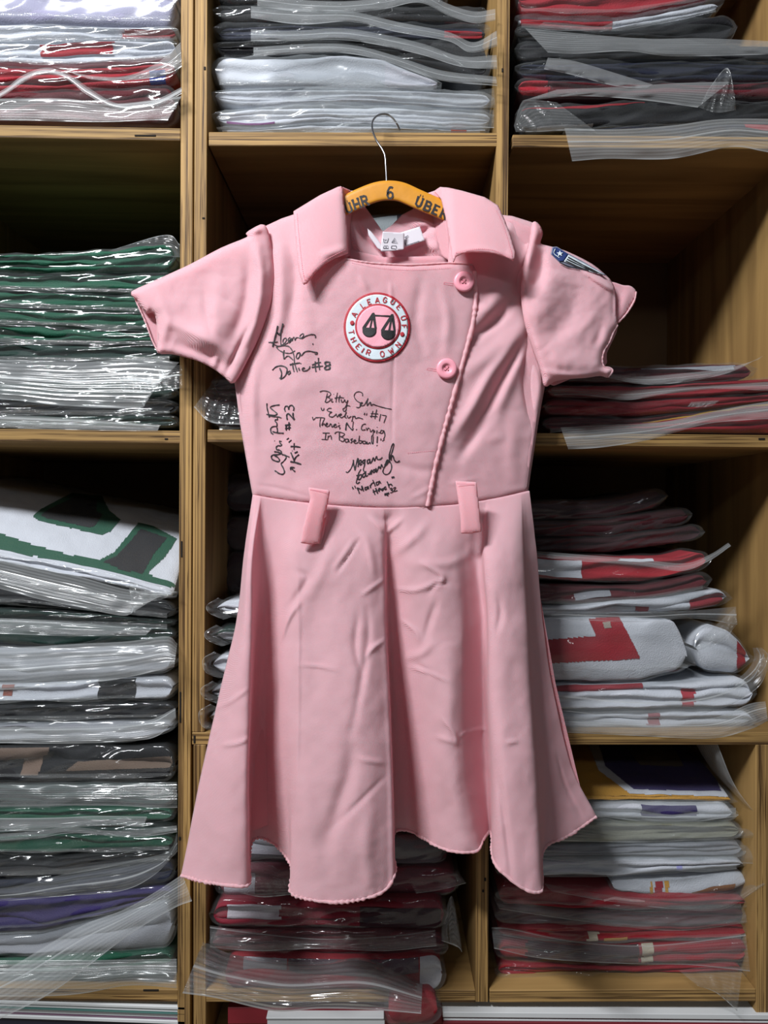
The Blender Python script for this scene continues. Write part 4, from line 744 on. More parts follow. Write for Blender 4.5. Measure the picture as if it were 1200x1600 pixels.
cloth('sleeve', cr(sl_front, 3, True), Dsl, PINK, dr, step=2.4, roll=.006, rollw=4)
cloth('sleeve_back', [(206, 455), (300, 412), (386, 371), (415, 360), (420, 480), (366, 596), (300, 556), (248, 552), (238, 530), (226, 500)], lambda x, y: .99+.004*np.clip((395-x)/190, 0, 1)+0*x, PINKDEEP, dr, step=4)
e = cr([(206, 456), (214, 468), (222, 480), (230, 489), (236, 487), (243, 492), (246, 505), (247, 530), (248, 551)], 8); roped('cuff_edge', P(e[:, 0], e[:, 1], Dsl(e[:, 0], e[:, 1])+.009), .0012, amp=.25)
e = cr([(207, 457), (217, 480), (228, 505), (238, 532), (248, 551)], 8); roped('cuff_edge', P(e[:, 0], e[:, 1], np.full(len(e), .989)), .0012, amp=.25)
SRR = [([(835, 352), (826, 400), (815, 450)], 8, .008), ([(848, 385), (842, 430), (828, 465)], 9, -.010), ([(870, 420), (852, 470), (832, 500)], 16, .006),
 ([(905, 445), (885, 500), (848, 535)], 16, -.006), ([(912, 424), (935, 440), (960, 456)], 3, .005), ([(962, 455), (962, 505)], 3, .005), ([(850, 540), (880, 565), (940, 574)], 16, .007), ([(845, 580), (900, 588), (945, 582)], 5, .004), ([(905, 520), (930, 490), (945, 470)], 8, .002), ([(928, 545), (942, 505)], 6, -.003), ([(845, 597), (836, 560), (828, 525)], 4, -.003)]
def Dsr(x, y):
    x = np.asarray(x, float); y = np.asarray(y, float)
    return .966+.016*np.clip((x-840)/150, 0, 1)+.002*fbm(x/45, y/45, 61, 2)+.0007*fbm(x/15, y/15, 68, 2)-strokes(x, y, SRR)
sr_front = [(832, 348), (843, 352), (848, 366), (844, 380), (858, 385), (885, 393), (925, 413), (948, 432), (955, 440), (961, 455), (962, 490), (965, 508), (958, 520), (952, 535), (944, 548), (941, 562), (944, 573), (953, 574), (957, 580), (950, 590), (938, 587), (915, 590), (888, 592), (866, 596), (851, 604), (845, 580), (832, 545), (820, 505), (814, 460), (818, 415), (826, 380)]
cloth('sleeve', cr(sr_front, 3, True), Dsr, PINK, dr, step=2.2, roll=.007, rollw=5)
cloth('sleeve_back', cr([(850, 398), (885, 408), (920, 424), (948, 438), (962, 442), (974, 446), (985, 447), (994, 456), (990, 470), (978, 490), (966, 503), (963, 520), (948, 552), (945, 572), (900, 588), (852, 598), (840, 500)], 3, True), lambda x, y: .992+.002*np.clip((x-840)/150, 0, 1)-strokes(x, y, [([(985, 450), (975, 475), (965, 500)], 8, .004)]), PINKDEEP, dr, step=3)
e = cr([(994, 456), (991, 470), (979, 490), (966, 504)], 8); roped('cuff_edge', P(e[:, 0], e[:, 1], np.full(len(e), .992)), .0013, amp=.2)
e = cr([(965, 508), (958, 520), (952, 535), (944, 548), (941, 562), (944, 573), (953, 575), (957, 580), (950, 589)], 8); roped('cuff_edge', P(e[:, 0], e[:, 1], Dsr(e[:, 0], e[:, 1])+.006), .0014, amp=.3)
# collars
def Dcl(x, y):
    x = np.asarray(x, float); y = np.asarray(y, float)
    t = np.clip((y-300)/130, 0, 1)
    return .974-.032*t**.7-.004*np.sin(np.clip((x-460)/85, 0, 1)*np.pi)+.006*np.clip((x-528)/16, 0, 1)**2-strokes(x, y, [([(470, 350), (500, 380), (520, 400)], 16, .002), ([(500, 400), (540, 388)], 6, .003)])
cl_out = [(532, 291), (500, 306), (459, 331), (461, 356), (465, 400), (468, 425), (474, 445), (480, 443), (491, 428), (507, 413), (524, 403), (543, 396), (543, 370), (541, 345), (536, 312), (536, 298)]
cloth('collar', cl_out, Dcl, PINK, dr, step=2.2, roll=.003, rollw=4, thick=.002)
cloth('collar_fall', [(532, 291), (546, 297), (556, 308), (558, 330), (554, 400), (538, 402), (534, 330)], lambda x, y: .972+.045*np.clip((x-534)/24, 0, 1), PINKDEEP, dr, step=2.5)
def Dcr(x, y):
    x = np.asarray(x, float); y = np.asarray(y, float)
    t = np.clip((y-295)/110, 0, 1)
    return .972-.044*t**.8-.004*np.sin(np.clip((x-700)/90, 0, 1)*np.pi)+.010*np.clip((712-x)/22, 0, 1)**2-strokes(x, y, [([(720, 340), (760, 370), (790, 395)], 18, .002), ([(715, 396), (750, 391), (800, 402)], 5, .003)])
cr_out = [(688, 293), (679, 299), (690, 312), (697, 340), (702, 370), (708, 411), (713, 401), (725, 396), (738, 394), (756, 394.5), (772, 396), (788, 401), (803, 408), (805, 396), (797, 368), (788, 344), (778, 322), (757, 309), (722, 299), (700, 294)]
cloth('collar', cr_out, Dcr, PINK, dr, step=2.2, roll=.003, rollw=4, thick=.002)
cloth('collar_fall', [(688, 293), (673, 304), (668, 330), (690, 400), (708, 411), (700, 360), (694, 318)], lambda x, y: .975+.03*np.clip((700-x)/28, 0, 1), PINKDEEP, dr, step=2.5)
def stitch(pts, dfn, wd=.9):
    p = cr(pts, 12); L = np.r_[0, np.cumsum(np.hypot(*np.diff(p, axis=0).T))]; ls = []
    for s_ in np.arange(0, L[-1]-2, 3.2):
        q = [(np.interp(v, L, p[:, 0]), np.interp(v, L, p[:, 1])) for v in (s_, s_+2.1)]; ls.append(np.array(q))
    o = ribbon('stitching', ls, dfn, wd, THREAD, dr, .0014); o['kind'] = 'stuff'; return o
THREAD = mat('pink_thread', (222, 140, 154), .6)
stitch([(464, 333), (466, 360), (470, 400), (474, 430), (478, 436), (490, 422), (507, 407), (540, 390)], Dcl); stitch([(712, 395), (740, 389), (772, 391), (799, 402), (792, 370), (783, 344), (774, 326)], Dcr)
stitch([(637, 708), (660, 706), (681, 704)], Dfront); stitch([(549, 409), (600, 419), (650, 421), (705, 418)], Dfront, .7)
# buttonholes
for bx, by in ((694, 441), (668, 575)):
    ribbon('buttonhole', [[(bx, by), (bx+14, by+2)], [(bx, by+3), (bx+14, by+5)], [(bx, by), (bx-1, by+3)]], Dfront, .9, THREAD, dr, .001)
# buttons
BTN = mat('pink_button_plastic', (240, 160, 176), .35, var=.04)
def button(cx, cy):
    d = float(Dfront(np.array([cx*1.]), np.array([cy*1.]))[0])-.0045; R = 16.*d/F; c = P(cx, cy, d)
    prof = [(.0, .0000), (.34, .0000), (.40, -.0006), (.46, -.0020), (.55, -.0024), (.84, -.0026), (.96, -.0018), (1.0, -.0005), (.96, .0012), (.3, .0018), (.0, .0018)]
    nseg = 48; V = []
    for r_, y in prof:
        for k in range(nseg): a = 2*math.pi*k/nseg; V.append((c[0]+R*r_*math.cos(a), c[1]+y, c[2]+R*r_*math.sin(a)))
    Q = [(i*nseg+k, i*nseg+(k+1) % nseg, (i+1)*nseg+(k+1) % nseg, (i+1)*nseg+k) for i in range(len(prof)-1) for k in range(nseg)]
    b = link_mesh('button', V, Q, BTN, dr); b['label'] = 'round four hole pink button'
    o0 = np.array(dr['_o'])
    for sx in (-1, 1):
        for sy in (-1, 1):
            th = np.linspace(0, 2*np.pi, 13)[:-1]; p = np.stack([c[0]+sx*.0022+.0011*np.cos(th), np.full(12, c[1]-.0002), c[2]+sy*.0022+.0011*np.sin(th)], -1)
            h = link_mesh('thread_hole', np.vstack([p, p+[0, .0003, 0]])-o0, [(k, (k+1) % 12, 12+(k+1) % 12, 12+k) for k in range(12)]+[(0, 1, 2, 3), (0, 3, 4, 5), (0, 5, 6, 7), (0, 7, 8, 9), (0, 9, 10, 11)], mat('hole_shade', (110, 40, 52), .8)); h.parent = b
    for s_ in (-1, 1):
        tt = np.linspace(-.0023, .0023, 6); tb = tube('thread', np.stack([c[0]+tt, np.full(6, c[1]-.0005), c[2]+s_*tt], -1)-o0, .0006, THREAD, None, ns=6); tb.parent = b
button(725, 440); button(698, 576)

# skirt: folds through control columns
ctl = [ # x at waist, 860, 960, 1080, 1200, hem x, hem y ; depth at the same levels
 (395,383,372,345,318,283,1368, .985,.98,.975,.97,.965,.96), (400,388,380,362,345,325,1379, .965,.955,.948,.943,.938,.935), (404,392,387,379,372,362,1384, .96,.95,.94,.932,.925,.92),
 (407,396,394,391,388,388,1383, .96,.95,.943,.938,.93,.925), (410,400,397,393,388,389,1350, .965,.965,.965,.97,.975,.98), (416,410,405,400,396,394,1314, .965,.975,.985,1.0,1.01,1.02),
 (430,425,418,416,415,415,1311, .965,.975,.99,1.005,1.02,1.025), (448,442,432,432,430,440,1330, .962,.965,.975,.985,.99,.99), (462,455,447,444,446,456,1358, .96,.955,.957,.957,.96,.955),
 (475,470,466,464,462,454,1393, .96,.95,.945,.94,.935,.93), (500,500,500,492,490,480,1405, .958,.948,.94,.93,.92,.915), (530,532,535,535,535,530,1410, .957,.945,.935,.92,.91,.905),
 (565,568,570,572,575,575,1402, .956,.945,.935,.92,.91,.905), (590,590,592,597,602,604,1388, .957,.95,.942,.93,.92,.912), (598,601,602,608,613,617,1362, .958,.955,.95,.94,.93,.922),
 (602,604,603,607,611,613,1325, .96,.965,.97,.975,.98,.985), (606,608,608,612,617,618,1299, .96,.97,.985,1.0,1.015,1.02), (612,614,618,626,636,640,1298, .96,.968,.982,.995,1.01,1.02),
 (622,624,630,642,652,662,1310, .958,.958,.965,.97,.98,.985), (640,645,655,668,675,690,1326, .956,.948,.95,.95,.955,.955), (675,680,690,698,705,720,1333, .955,.945,.94,.94,.94,.94),
 (710,708,718,720,722,745,1330, .957,.95,.945,.945,.945,.945), (735,728,733,732,736,755,1312, .96,.962,.962,.965,.965,.965), (748,742,750,752,754,764,1300, .962,.97,.978,.988,.992,.99),
 (758,752,760,762,766,769,1306, .96,.965,.97,.975,.98,.975), (765,758,763,764,769,771,1343, .958,.952,.945,.94,.935,.925), (780,775,780,780,785,790,1368, .957,.945,.935,.925,.915,.905),
 (800,800,803,808,815,820,1390, .96,.947,.935,.925,.912,.9), (812,815,821,828,836,846,1392, .965,.955,.943,.932,.92,.905), (816,820,826,832,841,846,1352, .97,.965,.96,.955,.95,.945),
 (820,826,834,842,852,852,1322, .975,.975,.978,.98,.98,.98), (824,832,840,852,870,886,1306, .98,.982,.985,.988,.99,.99), (827,838,846,862,888,932,1276, .985,.988,.99,.993,.997,1.0)]
ctl = np.array(ctl, float)
seam = np.interp(ctl[:, 0], e3[:, 0], e3[:, 1])
cols_ = []
for lev in range(6):
    d = ctl[:, 7+lev]
    if lev == 0:
        x = ctl[:, 0]; d = Dw(x, seam)+.0005; cols_.append(P(x, seam-1.5, d))
    elif lev == 5: cols_.append(P(ctl[:, 5], ctl[:, 6], d))
    else:
        z = (800-(860, 960, 1080, 1200)[lev-1])*.95/F; cols_.append(np.stack([(ctl[:, lev]-600)*d/F, d-CAMD, np.full(len(ctl), z)], -1))
cols_ = np.stack(cols_, 1)                      # 33 x 6 x 3
dense = np.stack([cr(cols_[:, k], 11) for k in range(6)], 1)
vpar = [0, .125, .29, .49, .69, 1.]
vq = np.linspace(0, 1, 200)
def pchip(xk, yk, xq):
    xk = np.array(xk); h = np.diff(xk); dl = np.diff(yk, axis=1)/h[None, :, None]
    m = np.zeros_like(yk); m[:, 1:-1] = (dl[:, :-1]*h[None, 1:, None]+dl[:, 1:]*h[None, :-1, None])/(h[:-1]+h[1:])[None, :, None]; m[:, 0] = dl[:, 0]; m[:, -1] = dl[:, -1]
    i = np.clip(np.searchsorted(xk, xq, side='right')-1, 0, len(xk)-2); t = ((xq-xk[i])/h[i])[None, :, None]; hh = h[i][None, :, None]
    return (2*t**3-3*t**2+1)*yk[:, i]+(t**3-2*t**2+t)*hh*m[:, i]+(-2*t**3+3*t**2)*yk[:, i+1]+(t**3-t**2)*hh*m[:, i+1]
G = pchip(vpar, dense, vq)
SK = [
 ([(576, 806), (590, 820), (600, 832)], 4, .005), ([(632, 808), (616, 822), (602, 834)], 4, .004), ([(600, 838), (604, 870), (606, 920)], 5, -.006), ([(585, 800), (600, 812), (618, 802)], 6, -.005),
 ([(562, 842), (545, 868), (526, 896)], 2.2, -.004), ([(556, 838), (538, 866), (520, 890)], 3, .002), ([(520, 850), (500, 900), (478, 940)], 9, .003), ([(612, 868), (650, 838), (672, 808)], 7, .003), ([(560, 830), (575, 850), (585, 900)], 6, .003),
 ([(466, 880), (467, 1000), (466, 1150), (462, 1300)], 2.6, .0018), ([(467, 1038), (495, 1040), (528, 1047)], 2.2, .0025), ([(470, 940), (452, 965), (440, 1000)], 3.5, .004), ([(460, 890), (480, 905), (450, 950)], 5, -.003),
 ([(560, 960), (555, 1010), (565, 1060)], 5, -.004), ([(572, 940), (575, 1000), (562, 1080), (548, 1150)], 6, -.004), ([(600, 1000), (580, 1015), (572, 1030)], 3, .004), ([(565, 930), (600, 905)], 3, .003), ([(550, 1150), (548, 1200), (520, 1290), (505, 1340)], 12, -.006), ([(556, 1185), (600, 1192)], 4, .002), ([(600, 1215), (560, 1255), (515, 1300)], 4, -.003), ([(345, 1165), (375, 1160), (392, 1150)], 3, .003), ([(330, 1110), (360, 1096), (390, 1075)], 3, .0025), ([(470, 1200), (480, 1280), (500, 1380)], 16, .004), ([(580, 1250), (572, 1320), (580, 1390)], 12, .004),
 ([(614, 918), (650, 922), (690, 905)], 3.5, .003), ([(700, 910), (680, 915), (668, 930)], 3, -.003), ([(660, 880), (690, 898), (688, 912), (674, 920)], 3.5, .0035), ([(682, 940), (672, 970), (664, 1000)], 5, -.004), ([(622, 965), (648, 985), (655, 1005)], 3, .0025), ([(640, 1042), (668, 1050), (700, 1064)], 2.5, .003), ([(650, 1036), (680, 1058)], 4, -.002), ([(630, 1030), (660, 1020), (680, 1000)], 6, .003), ([(640, 880), (700, 880), (740, 860)], 7, .002),
 ([(718, 1150), (735, 1142), (764, 1138)], 2.6, .004), ([(690, 1120), (710, 1145), (714, 1162)], 3, .003), ([(680, 1150), (714, 1160)], 4, .0025), ([(790, 1160), (810, 1158)], 3, .003), ([(778, 930), (782, 960), (775, 990)], 5, -.003), ([(700, 1000), (705, 1080), (700, 1140)], 12, .003),
 ([(776, 1200), (790, 1290), (800, 1380)], 5, -.004), ([(870, 1180), (885, 1230), (915, 1290)], 3, -.003), ([(690, 1200), (700, 1260), (720, 1320)], 10, -.003), ([(400, 850), (396, 960), (390, 1060)], 3, .001)]
pxg = 600+G[..., 0]*F/(G[..., 1]+CAMD); pyg = 800-G[..., 2]*F/(G[..., 1]+CAMD)
vv = np.linspace(0, 1, G.shape[1])[None, :]
G[..., 1] -= strokes(pxg, pyg, SK)*np.minimum(1, vv*14)
G[..., 1] += (.0022*fbm(pxg/70, pyg/110, 91, 3)+.0005*fbm(pxg/16, pyg/20, 97, 2))*np.minimum(1, vv*10)
hemw = .0012*vnoise(np.arange(G.shape[0])/2.2, np.zeros(G.shape[0]), 41)
G[:, :, 1] += hemw[:, None]*np.exp(-((1-vv)/.012)**2)
sk = grid_mesh('skirt', G, PINK, dr); m = sk.modifiers.new('thickness', 'SOLIDIFY'); m.thickness = .001; m.offset = 0
hem = G[:, -1]; roped('hem_edge', hem, .0023, pitch=1.2, amp=.4)
# back of the skirt
us = np.linspace(0, 1, 60); vs = np.linspace(0, 1, 40); B_ = np.zeros((60, 40, 3))
for i, u in enumerate(us):
    for j, v in enumerate(vs):
        xl = np.interp(v, [0, .3, .6, 1], [397, 376, 340, 296]); xr = np.interp(v, [0, .3, .6, 1], [824, 842, 868, 915])
        y = np.interp(v, [0, 1], [772+20*math.sin(math.pi*u), 1340-75*u-62*math.sin(math.pi*u)]); b = math.sin(math.pi*u)**.5
        d = .990+.045*b*min(1, v*3)+.004*v*math.sin(u*30)*b
        B_[i, j] = P(xl+(xr-xl)*u, y, d-(.015*v*(1-b) if u < .5 else -.01*v*(1-b)))
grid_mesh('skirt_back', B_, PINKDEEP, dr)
# belt loops
def Dskirt(x, y): return .946
def loop(poly, d0, lean):
    cx = np.mean([p[0] for p in poly])
    o = cloth('belt_loop', poly, lambda x, y: d0-.004*np.sin(np.clip((y-755)/90, 0, 1)*np.pi)+lean*(x-cx)/30, PINK, dr, step=2.2, roll=.002, rollw=3, thick=.0025)
loop([(482, 762), (515, 767), (512, 785), (505, 812), (499, 848), (484, 850), (470, 848), (474, 825), (480, 800), (485, 780)], .9375, .003)
loop([(504, 812), (511, 806), (502, 850), (496, 850)], .946, .002)
loop([(712, 752), (744, 754), (746, 775), (749, 800), (752, 830), (737, 833), (721, 833), (720, 810), (717, 785)], .9375, -.003)
ribbon('stitching', [[(484, 765), (512, 769)]], lambda x, y: np.full(np.shape(x), .9355), .9, THREAD, dr, .0008)
ribbon('stitching', [[(714, 756), (741, 757)]], lambda x, y: np.full(np.shape(x), .9355), .9, THREAD, dr, .0008)

# labels in the neck
LBL = mat('woven_label', (206, 202, 210), .7, var=.03); INKG = mat('printed_grey', (80, 80, 92), .7)
Dl = lambda x, y: .992+0*np.asarray(x, float)
patch('neck_label', [(598, 372), (656, 354), (664, 376), (610, 393)], lambda x, y: .996-.00012*(x-600), LBL, dr, .0, .0006)
patch('neck_label', [(574, 357), (580, 362), (596, 382), (600, 394), (590, 388), (576, 368)], lambda x, y: .998+0*x, LBL, dr, .0, .0006)
ribbon('neck_label_print', [[(632, 371), (638, 368)], [(633, 371), (637, 371)], [(633, 379), (633.5, 383)], [(636, 383), (655, 377)]], lambda x, y: .9955-.00012*(x-600), 1.0, INKG, dr, .0012)
patch('care_label', [(598, 362), (632, 364), (631, 390), (614, 392), (595, 393), (596, 376)], lambda x, y: .984+.00006*(x-615)+.0008*np.sin((y-362)/9), LBL, dr, .0, .0006)
dcare = lambda x, y: .984+.00006*(x-615)+.0008*np.sin((y-362)/9)
ribbon('care_symbols', [[(599, 373), (600, 379), (605, 379), (607, 372)], [(601, 374), (602, 376), (604, 374)], [(612, 379), (616.5, 372), (621, 380), (612, 379)], [(615, 378), (616.5, 375), (618, 378)], [(599, 388), (600, 384), (606, 384), (607, 388), (599, 388)], [(602, 386), (604, 386)], [(612, 384), (619, 384)], [(619, 384), (619.5, 388)], [(612, 384), (611, 388)], [(611, 388), (619, 389)]], dcare, .9, INKG, dr, .0009, smooth=1)

# round patch
RP = mat('red_embroidery', (170, 30, 46), .6, bump=('noise', 900, .0003)); WPm = mat('white_satin', (208, 220, 228), .4, bump=('noise', 700, .0002)); PK2 = mat('pink_embroidery', (244, 170, 186), .8, bump=('noise', 900, .0004)); BK2 = mat('black_embroidery', (20, 20, 24), .6, bump=('noise', 900, .0003))
def Dp(x, y): return Dfront(x, y)
def ell(cx, cy, rx, ry, n=64, ang=0): return [(cx+rx*math.cos(2*math.pi*k/n), cy+ry*math.sin(2*math.pi*k/n)) for k in range(n)]
pb = patch('emblem_patch', ell(589, 511.5, 52, 54.5), Dp, RP, dr, .0014, .0015)
for sm in (None,):
    patch('emblem_white_ring', ell(589, 511.3, 48.5, 51), Dp, WPm, dr, .0024, .0006)
    patch('emblem_red_ring', ell(590.5, 510, 35.8, 35.5), Dp, RP, dr, .0030, .0006)
    patch('emblem_centre', ell(590.5, 510, 32.8, 32.5), Dp, PK2, dr, .0036, .0006)
C5 = lambda q: [(530+a/10, 450+b/10) for a, b in q]
def emb(ch, x, y, top=True, w_=6.6, h_=8.4):
    px_, py_ = 530+x/10, 450+y/10; a = math.atan2(py_-511, px_-590)
    ribbon('emblem_letter', glyph(ch, px_, py_, w_, h_, a+math.pi/2 if top else a-math.pi/2), Dp, 1.55, RP, dr, .0034)
for ch, x, y in (('A', 235, 412), ('L', 368, 270), ('E', 470, 214), ('A', 597, 188), ('G', 716, 186), ('U', 838, 212), ('E', 938, 296), ('O', 1008, 466), ('F', 1012, 602)): emb(ch, x, y)
for ch, x, y in (('T', 185, 690), ('H', 222, 808), ('E', 300, 915), ('I', 368, 972), ('R', 455, 1005), ('O', 672, 1030), ('W', 812, 985), ('N', 922, 888)): emb(ch, x, y, False)
for x, y in ((203, 545), (985, 722)): patch('emblem_dot', ell(530+x/10, 450+y/10, 3.4, 3.6, 20), Dp, RP, dr, .0034, .0005, step=1.2)
for ax, ay, cx, cy, r in ((530, 400, 470, 645, 110), (825, 420, 765, 685, 114)):
    pan = [(cx-r, cy-30), (cx-r+4, cy+30)]+[(cx+r*math.cos(t), cy+20+(r-10)*math.sin(t)) for t in np.linspace(math.pi*.93, .07*math.pi, 16)]+[(cx+r, cy-20)]
    patch('emblem_scale_pan', C5(pan), Dp, BK2, dr, .0044, .0006, step=1.0)
    ribbon('emblem_scale_cord', [(3.4, C5([(ax, ay), (cx-r+18, cy-20)])), (3.0, C5([(ax, ay), (cx+10, cy-10)])), (3.4, C5([(ax+4, ay), (cx+r-14, cy-20)])), (5.0, C5([(ax-14, ay+10), (ax+18, ay+12)])), (4.4, C5([(ax-4, ay-2), (ax-2, ay+60)]))], Dp, 3, BK2, dr, .0046)
ribbon('emblem_scale_beam', [C5([(530, 425), (680, 432), (825, 438)])], Dp, 1.8, BK2, dr, .0047)

# sleeve patch
C4 = lambda q: [(780+a/5.217, 330+b/5.217) for a, b in q]
NB = mat('navy_embroidery', (30, 52, 110), .6); SLV = mat('silver_border', (120, 122, 140), .6)
Dsp = lambda x, y: Dsr(x, y)+.0015
patch('shield_patch', C4([(432, 292), (470, 290), (560, 345), (700, 420), (882, 528), (800, 510), (640, 470), (560, 458), (490, 420), (420, 350)]), Dsp, SLV, dr, .002, .0012, step=1.4)
patch('shield_field', C4([(440, 300), (470, 296), (562, 350), (525, 408), (490, 408), (430, 350)]), Dsp, NB, dr, .0034, .0005, step=1.2)
patch('shield_stripes', C4([(564, 356), (700, 430), (860, 520), (760, 500), (640, 455), (528, 410)]), Dsp, WPm, dr, .0034, .0005, step=1.2)
ribbon('shield_stripe', [(1.3, C4([(560, 372), (680, 436), (850, 520)])), (1.3, C4([(550, 388), (650, 436), (800, 505)])), (1.2, C4([(540, 402), (620, 440), (730, 485)])), (1.4, C4([(495, 418), (560, 448), (650, 462)]))], Dsp, 1.3, BK2, dr, .0044)
ribbon('shield_line', [(1.0, C4([(456, 306), (446, 344), (490, 378)]))], Dsp, 1, WPm, dr, .0044)
st = []
for k in range(10):
    a = -math.pi/2+k*math.pi/5; r = (30 if k % 2 == 0 else 12); st.append((495+r*math.cos(a), 346+r*.9*math.sin(a)))
patch('shield_star', C4(st), Dsp, WPm, dr, .0045, .0004, step=.6)

# ---- autographs
def sig(origin, scale, lines, wd=1.7):
    L_ = []
    for l in lines:
        w_ = wd
        if isinstance(l, tuple): w_, l = l
        L_.append((w_, np.array([(origin[0]+a/scale, origin[1]+b/scale) for a, b in l])))
    ribbon('autograph', L_, Dfront, wd, INK, dr, .0012)
sig((410, 490), 10, [
 (2.2, [(240, 190), (215, 300), (185, 420), (160, 520)]), (2.4, [(322, 155), (300, 250), (285, 300), (255, 325), (228, 290)]), (1.6, [(290, 290), (285, 400), (290, 490)]), (1.8, [(95, 450), (160, 450), (240, 440)]), (1.2, [(120, 440), (180, 480), (250, 505), (310, 500)]),
 (1.8, [(290, 490), (330, 480), (375, 420), (370, 385), (335, 395), (320, 440), (345, 480), (395, 460)]), (1.8, [(395, 460), (440, 400), (430, 375), (405, 400), (410, 450), (440, 440), (460, 385), (465, 430)]), (1.8, [(465, 430), (480, 380), (500, 375), (510, 415), (530, 380), (560, 375)]),
 (1.6, [(560, 375), (600, 385), (640, 350), (640, 315), (610, 325), (585, 360), (620, 390), (680, 350), (760, 325), (810, 330), (830, 350), (825, 380)]),
 (1.5, [(215, 520), (260, 570), (330, 605), (400, 620), (450, 615), (510, 580)]), (1.6, [(215, 520), (290, 505), (390, 505), (440, 540), (475, 600), (495, 680), (500, 790)]), (2.4, [(340, 570), (330, 640), (340, 712)]), (1.8, [(340, 712), (380, 670), (415, 668), (480, 725)]),
 (2, [(585, 605), (545, 625), (528, 680), (550, 705), (580, 670), (590, 615), (592, 650), (615, 655)]), (1.8, [(615, 655), (660, 600), (730, 585), (800, 600), (850, 605), (855, 630), (815, 630)]), (2.4, [(780, 470), (795, 480)]),
 (2, [(155, 885), (210, 835), (280, 815), (350, 830), (385, 870), (370, 950), (330, 1000), (290, 1020), (265, 1000)]), (2.2, [(270, 850), (300, 930), (290, 1015)]), (2.2, [(415, 900), (395, 925), (410, 950), (435, 930), (430, 900), (415, 900)]), (2, [(470, 770), (480, 850), (495, 910)]), (2, [(505, 790), (525, 850), (545, 910)]), (2.2, [(425, 800), (520, 780), (590, 770)]), (2, [(565, 845), (580, 890)]), (2.2, [(595, 775), (605, 785)]),
 (1.8, [(620, 870), (655, 855), (650, 845), (620, 865), (640, 895), (700, 885), (735, 850), (740, 820)]), (2.2, [(825, 745), (825, 830), (838, 910)]), (2.2, [(875, 690), (878, 790), (895, 880)]), (2, [(775, 805), (840, 775), (915, 760)]), (2, [(770, 840), (850, 830), (950, 820)]),
 (2.6, [(1060, 770), (1020, 755), (975, 770), (1000, 810), (1050, 830), (1055, 860), (1010, 875), (970, 860), (1000, 825), (1070, 795)])])
s2 = 1200/140
